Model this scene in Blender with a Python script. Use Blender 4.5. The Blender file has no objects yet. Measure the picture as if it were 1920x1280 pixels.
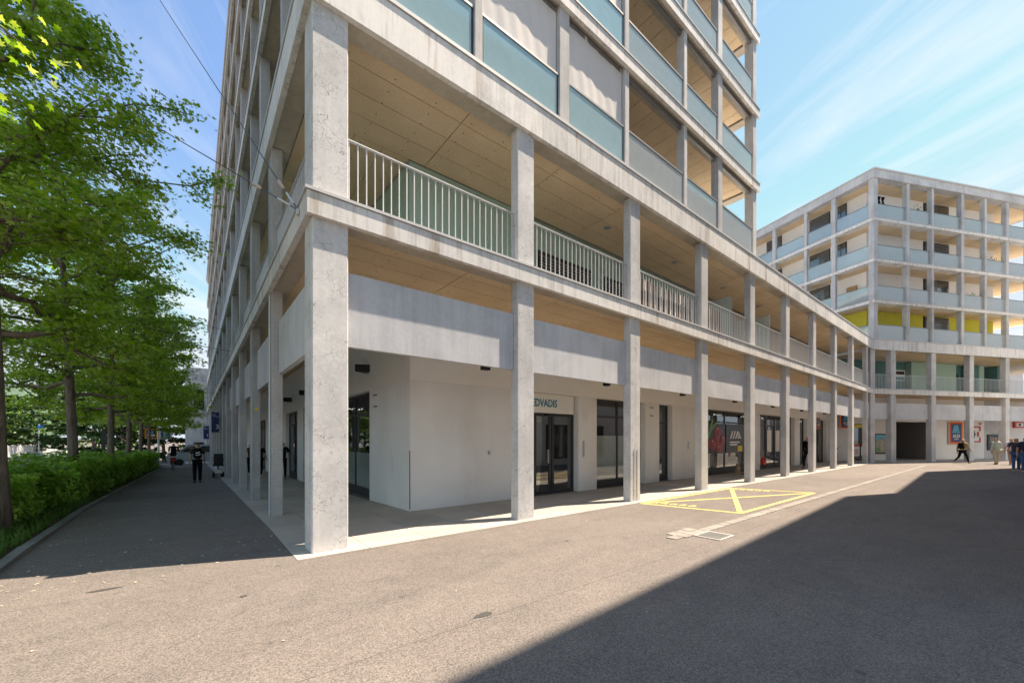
import bpy, bmesh, math, random
import numpy as np
from mathutils import Vector, Matrix, Euler
R = math.radians
random.seed(7); rng = np.random.default_rng(11)
scene = bpy.context.scene
COL = scene.collection
# ------------------------------------------------------------------ camera, sky, sun, exposure
cam_d = bpy.data.cameras.new('camera'); cam = bpy.data.objects.new('camera', cam_d); COL.objects.link(cam)
cam.location = (0, 0, 1.6); cam.rotation_euler = (R(90), 0, R(-38.505))
cam_d.sensor_fit = 'HORIZONTAL'; cam_d.sensor_width = 36; cam_d.lens = 751 / 1920 * 36
cam_d.shift_y = 183 / 1920; cam_d.clip_start = 0.05; cam_d.clip_end = 3000
scene.camera = cam
SUN_H = Vector((0.938, -0.347)); SUN_EL = 62.0
SKY_STRENGTH = 0.14; SUN_STRENGTH = 4.4; EXPOSURE = 1.40
world = bpy.data.worlds.new('World'); scene.world = world; world.use_nodes = True
def build_sky():
    nt = world.node_tree; N = nt.nodes; L = nt.links; N.clear()
    out = N.new('ShaderNodeOutputWorld'); bg = N.new('ShaderNodeBackground'); bg.inputs['Strength'].default_value = SKY_STRENGTH
    sky = N.new('ShaderNodeTexSky'); sky.sky_type = 'NISHITA'; sky.sun_disc = False
    sky.sun_elevation = R(SUN_EL); sky.sun_rotation = math.atan2(SUN_H.x, SUN_H.y)
    sky.air_density = 1.0; sky.dust_density = 0.1; sky.ozone_density = 1.5
    # thin cirrus: noise stretched along one direction on a flat cloud layer
    tc = N.new('ShaderNodeTexCoord'); sep = N.new('ShaderNodeSeparateXYZ'); L.new(tc.outputs['Generated'], sep.inputs[0])
    mz = N.new('ShaderNodeMath'); mz.operation = 'MAXIMUM'; mz.inputs[1].default_value = 0.06; L.new(sep.outputs['Z'], mz.inputs[0])
    dx = N.new('ShaderNodeMath'); dx.operation = 'DIVIDE'; L.new(sep.outputs['X'], dx.inputs[0]); L.new(mz.outputs[0], dx.inputs[1])
    dy = N.new('ShaderNodeMath'); dy.operation = 'DIVIDE'; L.new(sep.outputs['Y'], dy.inputs[0]); L.new(mz.outputs[0], dy.inputs[1])
    cb = N.new('ShaderNodeCombineXYZ'); L.new(dx.outputs[0], cb.inputs[0]); L.new(dy.outputs[0], cb.inputs[1])
    mr0 = N.new('ShaderNodeMapping'); mr0.inputs['Rotation'].default_value = (0, 0, R(-70)); L.new(cb.outputs[0], mr0.inputs[0])
    mp = N.new('ShaderNodeMapping'); mp.inputs['Scale'].default_value = (0.55, 2.3, 1); L.new(mr0.outputs[0], mp.inputs[0])
    n1 = N.new('ShaderNodeTexNoise'); n1.inputs['Scale'].default_value = 1.0; n1.inputs['Detail'].default_value = 9; n1.inputs['Roughness'].default_value = 0.62; n1.inputs['Distortion'].default_value = 1.1; L.new(mp.outputs[0], n1.inputs['Vector'])
    mp2 = N.new('ShaderNodeMapping'); mp2.inputs['Scale'].default_value = (0.5, 0.5, 1); mp2.inputs['Location'].default_value = (5.1, 3.3, 0); L.new(cb.outputs[0], mp2.inputs[0])
    n2 = N.new('ShaderNodeTexNoise'); n2.inputs['Scale'].default_value = 1.0; n2.inputs['Detail'].default_value = 3; L.new(mp2.outputs[0], n2.inputs['Vector'])
    mul = N.new('ShaderNodeMath'); mul.operation = 'ADD'; L.new(n1.outputs['Fac'], mul.inputs[0]); L.new(n2.outputs['Fac'], mul.inputs[1])
    mr = N.new('ShaderNodeMapRange'); mr.inputs['From Min'].default_value = 0.93; mr.inputs['From Max'].default_value = 1.36; mr.inputs['To Max'].default_value = 0.9; L.new(mul.outputs[0], mr.inputs[0])
    mix = N.new('ShaderNodeMixRGB'); mix.inputs[2].default_value = (2.75, 2.85, 3.0, 1)
    tint = N.new('ShaderNodeMixRGB'); tint.blend_type = 'MULTIPLY'; tint.inputs[0].default_value = 1; tint.inputs[2].default_value = (0.75, 0.755, 0.76, 1); L.new(sky.outputs[0], tint.inputs[1])
    haze = N.new('ShaderNodeMixRGB'); haze.blend_type = 'DARKEN'; haze.inputs[0].default_value = 1; haze.inputs[2].default_value = (2.1, 2.35, 2.6, 1); L.new(tint.outputs[0], haze.inputs[1])
    up = N.new('ShaderNodeMath'); up.operation = 'MULTIPLY'; up.use_clamp = True; up.inputs[1].default_value = 5; L.new(sep.outputs['Z'], up.inputs[0]); cf = N.new('ShaderNodeMath'); cf.operation = 'MULTIPLY'; L.new(up.outputs[0], cf.inputs[0]); L.new(mr.outputs[0], cf.inputs[1])
    L.new(cf.outputs[0], mix.inputs[0]); L.new(haze.outputs[0], mix.inputs[1]); L.new(mix.outputs[0], bg.inputs['Color']); L.new(bg.outputs[0], out.inputs[0])
build_sky()
sun_d = bpy.data.lights.new('sun', 'SUN'); sun_d.energy = SUN_STRENGTH; sun_d.angle = R(0.5); sun_d.color = (1.0, 0.845, 0.675)
sun = bpy.data.objects.new('sun', sun_d); COL.objects.link(sun)
ce = math.cos(R(SUN_EL)); sv = Vector((SUN_H.x * ce, SUN_H.y * ce, math.sin(R(SUN_EL)))).normalized()
sun.rotation_euler = sv.to_track_quat('Z', 'Y').to_euler(); sun.location = (30, -20, 60)
vs = scene.view_settings; vs.view_transform = 'Standard'; vs.look = 'None'; vs.gamma = 1; vs.use_curve_mapping = False; vs.exposure = EXPOSURE

# ------------------------------------------------------------------ object helpers
WLOC = {}
def put(name, data, loc, parent=None, rotz=0.0, kind=None, label=None, cat=None, group=None):
    o = bpy.data.objects.new(name, data); COL.objects.link(o)
    loc = Vector(loc)
    if parent is not None:
        o.parent = parent; o.location = loc - WLOC[parent.name]
    else:
        o.location = loc
    WLOC[o.name] = loc
    o.rotation_euler = (0, 0, rotz)
    return tag(o, label, cat, group, kind)
def tag(o, label=None, cat=None, group=None, kind=None):
    if label: o['label'] = label
    if cat: o['category'] = cat
    if group: o['group'] = group
    if kind: o['kind'] = kind
    return o
def thing(name, loc, label, cat, group=None, rotz=0):
    return put(name, None, loc, None, rotz, None, label, cat, group)
class Fr:
    """frame: u along a facade, v inwards, z up"""
    def __init__(s, o, e, n=None):
        s.o = Vector((o[0], o[1])); s.e = Vector(e).normalized(); s.n = Vector(n).normalized() if n else Vector((-s.e.y, s.e.x))
    def p(s, u, v, z=0.0):
        q = s.o + s.e * u + s.n * v; return (q.x, q.y, z)
WORLD = Fr((0, 0), (1, 0))
class MB:
    def __init__(s): s.v = []; s.f = []; s.m = []; s.mi = 0
    def add(s, vs, fs):
        b = len(s.v); s.v += [tuple(q) for q in vs]; s.f += [tuple(b + i for i in f) for f in fs]; s.m += [s.mi] * len(fs); return s
    def box(s, x0, x1, y0, y1, z0, z1, fr=WORLD, zf=None):
        c = [(x0, y0), (x1, y0), (x1, y1), (x0, y1)]
        vs = [fr.p(x, y, z0) for x, y in c] + [fr.p(x, y, z1) for x, y in c]
        return s.add(vs, [(3, 2, 1, 0), (4, 5, 6, 7), (0, 1, 5, 4), (1, 2, 6, 5), (2, 3, 7, 6), (3, 0, 4, 7)])
    def prism(s, poly, z0, z1, fr=WORLD):
        n = len(poly); vs = [fr.p(x, y, z0) for x, y in poly] + [fr.p(x, y, z1) for x, y in poly]
        return s.add(vs, [tuple(range(n - 1, -1, -1)), tuple(range(n, 2 * n))] + [(i, (i + 1) % n, n + (i + 1) % n, n + i) for i in range(n)])
    def post(s, x0, x1, y0, y1, z0, z1, fr=WORLD, c=0.012):
        return s.prism([(x0 + c, y0), (x1 - c, y0), (x1, y0 + c), (x1, y1 - c), (x1 - c, y1), (x0 + c, y1), (x0, y1 - c), (x0, y0 + c)], z0, z1, fr)
    def profile(s, poly, u0, u1, fr=WORLD):
        """poly in (v,z), swept along u"""
        n = len(poly); vs = [fr.p(u0, v, z) for v, z in poly] + [fr.p(u1, v, z) for v, z in poly]
        return s.add(vs, [tuple(range(n)), tuple(range(2 * n - 1, n - 1, -1))] + [(i, n + i, n + (i + 1) % n, (i + 1) % n) for i in range(n)])
    def tube(s, pts, rad, n=8, cap=True):
        pts = [Vector(p) for p in pts]; rad = [rad] * len(pts) if isinstance(rad, (int, float)) else rad
        b = len(s.v); up = None
        for i, p in enumerate(pts):
            t = (pts[min(i + 1, len(pts) - 1)] - pts[max(i - 1, 0)]).normalized()
            if up is None:
                up = t.orthogonal().normalized()
            a = (up - t * up.dot(t)).normalized(); c = t.cross(a); up = a
            for k in range(n):
                q = p + (a * math.cos(2 * math.pi * k / n) + c * math.sin(2 * math.pi * k / n)) * rad[i]; s.v.append(tuple(q))
        for i in range(len(pts) - 1):
            for k in range(n):
                s.f.append((b + i * n + k, b + i * n + (k + 1) % n, b + (i + 1) * n + (k + 1) % n, b + (i + 1) * n + k)); s.m.append(s.mi)
        if cap:
            s.f.append(tuple(b + k for k in range(n - 1, -1, -1))); s.m.append(s.mi)
            e = b + (len(pts) - 1) * n; s.f.append(tuple(e + k for k in range(n))); s.m.append(s.mi)
        return s
    def lathe(s, prof, c=(0, 0, 0), n=16, axis='Z'):
        b = len(s.v)
        for r, h in prof:
            for k in range(n):
                a = 2 * math.pi * k / n; x, y = r * math.cos(a), r * math.sin(a)
                q = {'Z': (x, y, h), 'X': (h, x, y), 'Y': (x, h, y)}[axis]; s.v.append((q[0] + c[0], q[1] + c[1], q[2] + c[2]))
        for i in range(len(prof) - 1):
            for k in range(n):
                s.f.append((b + i * n + k, b + i * n + (k + 1) % n, b + (i + 1) * n + (k + 1) % n, b + (i + 1) * n + k)); s.m.append(s.mi)
        return s
    def mesh(s, name, mats, smooth=False):
        """mesh centred on its own middle; returns (mesh, middle)"""
        a = np.array(s.v, float); mid = (a.min(0) + a.max(0)) / 2
        me = bpy.data.meshes.new(name); me.from_pydata([tuple(q) for q in a - mid], [], s.f)
        for m in (mats if isinstance(mats, (list, tuple)) else [mats]): me.materials.append(m)
        if max(s.m, default=0): me.polygons.foreach_set('material_index', s.m)
        bm = bmesh.new(); bm.from_mesh(me); bmesh.ops.recalc_face_normals(bm, faces=bm.faces); bm.to_mesh(me); bm.free()
        if smooth: me.polygons.foreach_set('use_smooth', [True] * len(me.polygons))
        me.update(); return me, Vector(mid)
    def build(s, name, mats, parent=None, smooth=False, **kw):
        me, mid = s.mesh(name, mats, smooth); return put(name, me, mid, parent, **kw)
def box(name, mat, parent, *a, **k):
    fr = k.pop('fr', WORLD); return MB().box(*a, fr=fr).build(name, mat, parent, **k)
def text_mesh(body, size, mat, extrude=0.004, align='LEFT', bold=0.0):
    cu = bpy.data.curves.new('text', 'FONT'); cu.body = body; cu.size = size; cu.extrude = extrude; cu.align_x = align; cu.offset = bold; cu.resolution_u = 3
    ob = bpy.data.objects.new('text', cu); COL.objects.link(ob)
    dg = bpy.context.evaluated_depsgraph_get(); me = bpy.data.meshes.new_from_object(ob.evaluated_get(dg))
    bpy.data.objects.remove(ob); bpy.data.curves.remove(cu)
    me.materials.clear(); me.materials.append(mat); return me
def lettering(name, body, size, mat, loc, parent, fr_dir, bold=0.0, sx=1.0, align='LEFT', extrude=0.004):
    """upright text whose line runs along fr_dir (xy), facing right-hand normal"""
    me = text_mesh(body, size, mat, extrude, align, bold); o = put(name, me, loc, parent)
    o.rotation_euler = (R(90), 0, math.atan2(fr_dir[1], fr_dir[0])); o.scale = (sx, 1, 1); return o
def gz(x, y):
    """height of the paved ground: level square, footpath falling gently away along the side street"""
    f = min(1.0, max(0.0, (5.0 - x) / 1.2)); return -0.0222 * max(0.0, min(y, 75.0) - 8.33) * f

# ------------------------------------------------------------------ materials
def nmat(name):
    m = bpy.data.materials.new(name); m.use_nodes = True; nt = m.node_tree; nt.nodes.clear()
    out = nt.nodes.new('ShaderNodeOutputMaterial'); return m, nt, out
def nd(nt, t, **kw):
    n = nt.nodes.new(t)
    for k, v in kw.items():
        if hasattr(n, k): setattr(n, k, v)
        else: n.inputs[k.replace('_', ' ')].default_value = v
    return n
def pos(nt, scale=(1, 1, 1), rot=(0, 0, 0)):
    g = nt.nodes.new('ShaderNodeNewGeometry'); m = nt.nodes.new('ShaderNodeMapping'); m.inputs['Scale'].default_value = scale; m.inputs['Rotation'].default_value = rot
    nt.links.new(g.outputs['Position'], m.inputs[0]); return m.outputs[0]
def noise(nt, vec, scale, detail=4, rough=0.55, dist=0.0):
    n = nd(nt, 'ShaderNodeTexNoise'); n.inputs['Scale'].default_value = scale; n.inputs['Detail'].default_value = detail; n.inputs['Roughness'].default_value = rough; n.inputs['Distortion'].default_value = dist
    nt.links.new(vec, n.inputs['Vector']); return n.outputs['Fac']
def ramp(nt, fac, stops):
    r = nt.nodes.new('ShaderNodeValToRGB'); cr = r.color_ramp
    while len(cr.elements) < len(stops): cr.elements.new(0.5)
    for el, (p, c) in zip(cr.elements, stops): el.position = p; el.color = (*c, 1) if len(c) == 3 else (c[0], c[0], c[0], 1)
    nt.links.new(fac, r.inputs[0]); return r.outputs[0]
def mixc(nt, fac, a, b, mode='MIX'):
    m = nt.nodes.new('ShaderNodeMixRGB'); m.blend_type = mode
    for i, x in ((0, fac), (1, a), (2, b)):
        if isinstance(x, (int, float)): m.inputs[i].default_value = x
        elif isinstance(x, tuple): m.inputs[i].default_value = (*x, 1)
        else: nt.links.new(x, m.inputs[i])
    return m.outputs[0]
def mth(nt, op, a, b=0.0, c=0.0):
    m = nt.nodes.new('ShaderNodeMath'); m.operation = op
    for i, x in enumerate((a, b, c)):
        if isinstance(x, (int, float)): m.inputs[i].default_value = x
        else: nt.links.new(x, m.inputs[i])
    return m.outputs[0]
def finish(nt, out, color, rough=0.8, bump=None, bstr=0.2, bdist=0.01, spec=0.3, metal=0.0, emit=None):
    b = nt.nodes.new('ShaderNodeBsdfPrincipled')
    for k, x in (('Base Color', color), ('Roughness', rough), ('Specular IOR Level', spec), ('Metallic', metal)):
        if isinstance(x, (int, float)): b.inputs[k].default_value = x
        elif isinstance(x, tuple): b.inputs[k].default_value = (*x, 1)
        else: nt.links.new(x, b.inputs[k])
    if bump is not None:
        bp = nt.nodes.new('ShaderNodeBump'); bp.inputs['Strength'].default_value = bstr; bp.inputs['Distance'].default_value = bdist
        nt.links.new(bump, bp.inputs['Height']); nt.links.new(bp.outputs[0], b.inputs['Normal'])
    nt.links.new(b.outputs[0], out.inputs[0]); return b
def plain(name, col, rough=0.6, spec=0.4, metal=0.0, var=0.12, scale=6.0):
    m, nt, out = nmat(name); n = noise(nt, pos(nt), scale, 4)
    c = mixc(nt, n, tuple(x * (1 - var) for x in col), tuple(min(1, x * (1 + var)) for x in col)); finish(nt, out, c, rough, None, spec=spec, metal=metal); return m
def concrete(name, light, dark, cracks=0.0, boards=0.0, stain=0.0, streak=0.5):
    m, nt, out = nmat(name); P = pos(nt)
    big = noise(nt, P, 0.9, 5, 0.6, 0.4); fine = noise(nt, P, 14, 6, 0.7); st = noise(nt, pos(nt, (7, 7, 0.35)), 1.0, 5, 0.6)
    f = mth(nt, 'ADD', mth(nt, 'MULTIPLY', big, 0.55), mth(nt, 'MULTIPLY', st, 0.45 * streak)); f = mth(nt, 'ADD', f, mth(nt, 'MULTIPLY', fine, 0.22))
    c = ramp(nt, f, [(0.38, dark), (0.62, light), (0.85, tuple(min(1, x * 1.12) for x in light))])
    # pores and small pits
    vo = nd(nt, 'ShaderNodeTexVoronoi'); vo.inputs['Scale'].default_value = 23; nt.links.new(P, vo.inputs['Vector'])
    pit = mth(nt, 'LESS_THAN', vo.outputs['Distance'], 0.10); pit = mth(nt, 'MULTIPLY', pit, mth(nt, 'GREATER_THAN', noise(nt, P, 3.1, 2), 0.53))
    c = mixc(nt, mth(nt, 'MULTIPLY', pit, 0.45), c, tuple(x * 0.45 for x in dark))
    h = mth(nt, 'SUBTRACT', fine, mth(nt, 'MULTIPLY', pit, 0.8))
    if boards:
        w = nd(nt, 'ShaderNodeTexWave'); w.wave_type = 'BANDS'; w.bands_direction = 'Z'; w.inputs['Scale'].default_value = 5.2; w.inputs['Distortion'].default_value = 2.2; w.inputs['Detail'].default_value = 4; w.inputs['Detail Scale'].default_value = 3
        nt.links.new(P, w.inputs['Vector']); c = mixc(nt, mth(nt, 'MULTIPLY', w.outputs['Fac'], boards), c, tuple(x * 0.55 for x in dark)); h = mth(nt, 'SUBTRACT', h, mth(nt, 'MULTIPLY', w.outputs['Fac'], 0.5))
    if cracks:
        dn = nd(nt, 'ShaderNodeTexNoise'); dn.inputs['Scale'].default_value = 5; dn.inputs['Detail'].default_value = 5; nt.links.new(P, dn.inputs['Vector'])
        pv = nt.nodes.new('ShaderNodeVectorMath'); pv.operation = 'MULTIPLY_ADD'; nt.links.new(dn.outputs['Color'], pv.inputs[0]); pv.inputs[1].default_value = (0.22, 0.22, 0.22); nt.links.new(P, pv.inputs[2])
        tot = None
        for sc, wd, off in ((9.5, 0.026, 0.48), (19, 0.036, 0.50)):
            ve = nd(nt, 'ShaderNodeTexVoronoi'); ve.feature = 'DISTANCE_TO_EDGE'; ve.inputs['Scale'].default_value = sc; nt.links.new(pv.outputs[0], ve.inputs['Vector'])
            k = nd(nt, 'ShaderNodeMapRange'); k.inputs['From Min'].default_value = wd; k.inputs['From Max'].default_value = 0.0; nt.links.new(ve.outputs['Distance'], k.inputs[0])
            mk = nd(nt, 'ShaderNodeMapRange'); mk.inputs['From Min'].default_value = off; mk.inputs['From Max'].default_value = off + 0.12; nt.links.new(noise(nt, P, 2.3 + sc * 0.13, 4), mk.inputs[0])
            q = mth(nt, 'MULTIPLY', k.outputs[0], mk.outputs[0]); tot = q if tot is None else mth(nt, 'MAXIMUM', tot, q)
        c = mixc(nt, mth(nt, 'MULTIPLY', tot, cracks), c, (0.07, 0.07, 0.075)); h = mth(nt, 'SUBTRACT', h, tot)
    if stain:
        rs = noise(nt, pos(nt, (3.2, 3.2, 0.25)), 1.0, 6, 0.65); mk = nd(nt, 'ShaderNodeMapRange'); mk.inputs['From Min'].default_value = 0.56; mk.inputs['From Max'].default_value = 0.76; nt.links.new(rs, mk.inputs[0])
        c = mixc(nt, mth(nt, 'MULTIPLY', mk.outputs[0], stain), c, (0.30, 0.21, 0.12))
        g2 = noise(nt, pos(nt, (9, 9, 0.5)), 1.0, 5, 0.7); mk2 = nd(nt, 'ShaderNodeMapRange'); mk2.inputs['From Min'].default_value = 0.55; mk2.inputs['From Max'].default_value = 0.8; nt.links.new(g2, mk2.inputs[0])
        c = mixc(nt, mth(nt, 'MULTIPLY', mk2.outputs[0], stain * 0.8), c, tuple(x * 0.5 for x in dark))
    oi = nt.nodes.new('ShaderNodeObjectInfo'); c = mixc(nt, 1.0, c, ramp(nt, oi.outputs['Random'], [(0.0, (0.90, 0.90, 0.905)), (1.0, (1.06, 1.05, 1.04))]), 'MULTIPLY')      # each casting a little different
    finish(nt, out, c, 0.85, h, 0.35, 0.006, 0.25); return m
def asphalt():
    m, nt, out = nmat('asphalt'); P = pos(nt)
    sp = nd(nt, 'ShaderNodeTexVoronoi'); sp.inputs['Scale'].default_value = 120; nt.links.new(P, sp.inputs['Vector'])
    fine = noise(nt, P, 210, 3, 0.7); big = noise(nt, P, 0.35, 5, 0.6, 0.5); mid = noise(nt, P, 3.0, 5, 0.6)
    g = nt.nodes.new('ShaderNodeSeparateColor'); nt.links.new(sp.outputs['Color'], g.inputs[0])
    f = mth(nt, 'ADD', mth(nt, 'MULTIPLY', g.outputs[0], 0.5), mth(nt, 'MULTIPLY', fine, 0.5))
    c = ramp(nt, f, [(0.18, (0.092, 0.083, 0.077)), (0.5, (0.175, 0.156, 0.143)), (0.85, (0.31, 0.275, 0.25))])
    wear = mth(nt, 'ADD', mth(nt, 'MULTIPLY', big, 0.6), mth(nt, 'MULTIPLY', mid, 0.4))
    c = mixc(nt, 1.0, c, ramp(nt, wear, [(0.3, (0.8, 0.8, 0.8)), (0.7, (1.12, 1.1, 1.07))]), 'MULTIPLY')
    vp = nd(nt, 'ShaderNodeTexVoronoi'); vp.inputs['Scale'].default_value = 0.11; nt.links.new(pos(nt, (0.5, 1.6, 1), (0, 0, 0.12)), vp.inputs['Vector']); gp = nt.nodes.new('ShaderNodeSeparateColor'); nt.links.new(vp.outputs['Color'], gp.inputs[0])
    c = mixc(nt, 1.0, c, ramp(nt, gp.outputs[0], [(0.0, (0.90, 0.90, 0.91)), (1.0, (1.06, 1.055, 1.05))]), 'MULTIPLY')      # laid in lanes
    stn = noise(nt, pos(nt, (0.6, 2.2, 1), (0, 0, 0.2)), 0.9, 6, 0.65, 0.8); c = mixc(nt, 1.0, c, ramp(nt, stn, [(0.35, (0.91, 0.91, 0.915)), (0.55, (1.0, 1.0, 1.0)), (0.75, (1.05, 1.045, 1.04))]), 'MULTIPLY')
    sxyz = nt.nodes.new('ShaderNodeSeparateXYZ'); nt.links.new(P, sxyz.inputs[0])
    wob = mth(nt, 'MULTIPLY', mth(nt, 'SUBTRACT', mid, 0.5), 0.07)
    for yy in (5.83, 2.95, -1.5): sl = mth(nt, 'LESS_THAN', mth(nt, 'ABSOLUTE', mth(nt, 'SUBTRACT', mth(nt, 'ADD', sxyz.outputs[1], wob), yy)), 0.006); c = mixc(nt, mth(nt, 'MULTIPLY', sl, mth(nt, 'MULTIPLY', mid, 0.9)), c, (0.05, 0.045, 0.04))
    # hairline construction seams, oil and gum spots
    ve = nd(nt, 'ShaderNodeTexVoronoi'); ve.feature = 'DISTANCE_TO_EDGE'; ve.inputs['Scale'].default_value = 0.16; nt.links.new(pos(nt), ve.inputs['Vector'])
    k = mth(nt, 'MULTIPLY', mth(nt, 'LESS_THAN', ve.outputs['Distance'], 0.0008), mth(nt, 'GREATER_THAN', mid, 0.52)); c = mixc(nt, mth(nt, 'MULTIPLY', k, 0.4), c, (0.03, 0.03, 0.03))
    vs_ = nd(nt, 'ShaderNodeTexVoronoi'); vs_.inputs['Scale'].default_value = 1.6; nt.links.new(pos(nt), vs_.inputs['Vector'])
    spot = mth(nt, 'LESS_THAN', vs_.outputs['Distance'], 0.055); c = mixc(nt, mth(nt, 'MULTIPLY', spot, 0.4), c, (0.05, 0.05, 0.05))
    finish(nt, out, c, 0.9, f, 0.3, 0.002, 0.25); return m
def soffit_board():
    m, nt, out = nmat('wood_cement_board'); P = pos(nt)
    f = noise(nt, P, 46, 5, 0.75, 0.4); b = noise(nt, P, 1.2, 4)
    c = ramp(nt, mth(nt, 'ADD', mth(nt, 'MULTIPLY', f, 0.7), mth(nt, 'MULTIPLY', b, 0.3)), [(0.3, (0.62, 0.44, 0.255)), (0.55, (0.86, 0.67, 0.44)), (0.75, (0.93, 0.78, 0.56))])
    sp = nt.nodes.new('ShaderNodeSeparateXYZ'); nt.links.new(P, sp.inputs[0])
    ax = mth(nt, 'SUBTRACT', mth(nt, 'FRACT', mth(nt, 'DIVIDE', sp.outputs[0], 0.78)), 0.5); ay = mth(nt, 'SUBTRACT', mth(nt, 'FRACT', mth(nt, 'DIVIDE', sp.outputs[1], 0.31)), 0.5)
    d = mth(nt, 'ADD', mth(nt, 'POWER', mth(nt, 'MULTIPLY', ax, 0.78), 2), mth(nt, 'POWER', mth(nt, 'MULTIPLY', ay, 0.31), 2))
    dot = mth(nt, 'LESS_THAN', d, 0.00022); c = mixc(nt, mth(nt, 'MULTIPLY', dot, 0.8), c, (0.06, 0.045, 0.03))
    finish(nt, out, c, 0.9, f, 0.5, 0.004, 0.15); return m
def mosaic():
    m, nt, out = nmat('white_mosaic_tiles'); P = pos(nt)
    sp = nt.nodes.new('ShaderNodeSeparateXYZ'); nt.links.new(P, sp.inputs[0]); t = 0.05; e = None
    for i in (0, 1, 2):
        a = mth(nt, 'ABSOLUTE', mth(nt, 'SUBTRACT', mth(nt, 'FRACT', mth(nt, 'ADD', mth(nt, 'DIVIDE', sp.outputs[i], t), 0.23)), 0.5)); g = mth(nt, 'GREATER_THAN', a, 0.45); e = g if e is None else mth(nt, 'MAXIMUM', e, g)
    gn = nt.nodes.new('ShaderNodeNewGeometry'); b = noise(nt, P, 0.8, 5, 0.6); st = noise(nt, pos(nt, (2.5, 2.5, 0.3)), 1.0, 5)
    c = ramp(nt, mth(nt, 'ADD', mth(nt, 'MULTIPLY', b, 0.6), mth(nt, 'MULTIPLY', st, 0.4)), [(0.3, (0.78, 0.765, 0.74)), (0.6, (0.88, 0.87, 0.855))])
    dz = nd(nt, 'ShaderNodeMapRange'); dz.inputs['From Min'].default_value = 0.58; dz.inputs['From Max'].default_value = 0.78; nt.links.new(noise(nt, pos(nt, (1.6, 1.6, 0.6)), 1.3, 7, 0.7, 0.5), dz.inputs[0]); c = mixc(nt, mth(nt, 'MULTIPLY', dz.outputs[0], 0.35), c, (0.46, 0.42, 0.36))
    c = mixc(nt, mth(nt, 'MULTIPLY', e, 0.22), c, (0.40, 0.39, 0.37)); finish(nt, out, c, 0.5, mth(nt, 'SUBTRACT', 1.0, e), 0.15, 0.001, 0.35); return m
def pane(name, tint, see, rough=0.02, body=(0.5, 0.6, 0.62), milky=0.0):
    """glass sheet: reflection by angle over a share of see-through and of milky body"""
    m, nt, out = nmat(name)
    tr = nd(nt, 'ShaderNodeBsdfTransparent'); tr.inputs[0].default_value = (*tint, 1); df = nd(nt, 'ShaderNodeBsdfDiffuse'); tl = nd(nt, 'ShaderNodeBsdfTranslucent')
    n = noise(nt, pos(nt), 5, 6, 0.7); bc = mixc(nt, n, tuple(x * 0.85 for x in body), tuple(min(1, x * 1.12) for x in body)); nt.links.new(bc, df.inputs[0]); nt.links.new(bc, tl.inputs[0])
    dm = nd(nt, 'ShaderNodeMixShader'); dm.inputs[0].default_value = milky; nt.links.new(df.outputs[0], dm.inputs[1]); nt.links.new(tl.outputs[0], dm.inputs[2])
    a = nd(nt, 'ShaderNodeMixShader'); a.inputs[0].default_value = see; nt.links.new(dm.outputs[0], a.inputs[1]); nt.links.new(tr.outputs[0], a.inputs[2])
    gl = nd(nt, 'ShaderNodeBsdfGlossy'); gl.inputs['Roughness'].default_value = rough; gl.inputs[0].default_value = (0.95, 0.97, 1, 1)
    fr = nd(nt, 'ShaderNodeLayerWeight'); fr.inputs[0].default_value = 0.32; fac = mth(nt, 'ADD', mth(nt, 'MULTIPLY', fr.outputs['Fresnel'], 0.88), 0.10)
    b = nd(nt, 'ShaderNodeMixShader'); nt.links.new(fac, b.inputs[0]); nt.links.new(a.outputs[0], b.inputs[1]); nt.links.new(gl.outputs[0], b.inputs[2]); nt.links.new(b.outputs[0], out.inputs[0]); return m
def leafmat(name, cols, trans=0.45, gloss=0.35):
    m, nt, out = nmat(name); g = nt.nodes.new('ShaderNodeNewGeometry')
    c = ramp(nt, g.outputs['Random Per Island'], [(i / (len(cols) - 1), k) for i, k in enumerate(cols)])
    b = nd(nt, 'ShaderNodeBsdfPrincipled'); b.inputs['Roughness'].default_value = gloss; b.inputs['Specular IOR Level'].default_value = 0.35; nt.links.new(c, b.inputs['Base Color'])
    t = nd(nt, 'ShaderNodeBsdfTranslucent'); tc = mixc(nt, 1.0, c, (1.25, 1.25, 0.5), 'MULTIPLY'); nt.links.new(tc, t.inputs[0])
    x = nd(nt, 'ShaderNodeMixShader'); x.inputs[0].default_value = trans; nt.links.new(b.outputs[0], x.inputs[1]); nt.links.new(t.outputs[0], x.inputs[2]); nt.links.new(x.outputs[0], out.inputs[0]); return m
def bark():
    m, nt, out = nmat('bark'); f = noise(nt, pos(nt, (14, 14, 2.2)), 1.0, 6, 0.7, 0.6); g = noise(nt, pos(nt), 2.0, 3)
    c = ramp(nt, f, [(0.3, (0.10, 0.08, 0.062)), (0.6, (0.25, 0.205, 0.165)), (0.8, (0.35, 0.30, 0.25))]); finish(nt, out, c, 0.95, f, 0.8, 0.02, 0.1); return m
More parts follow.
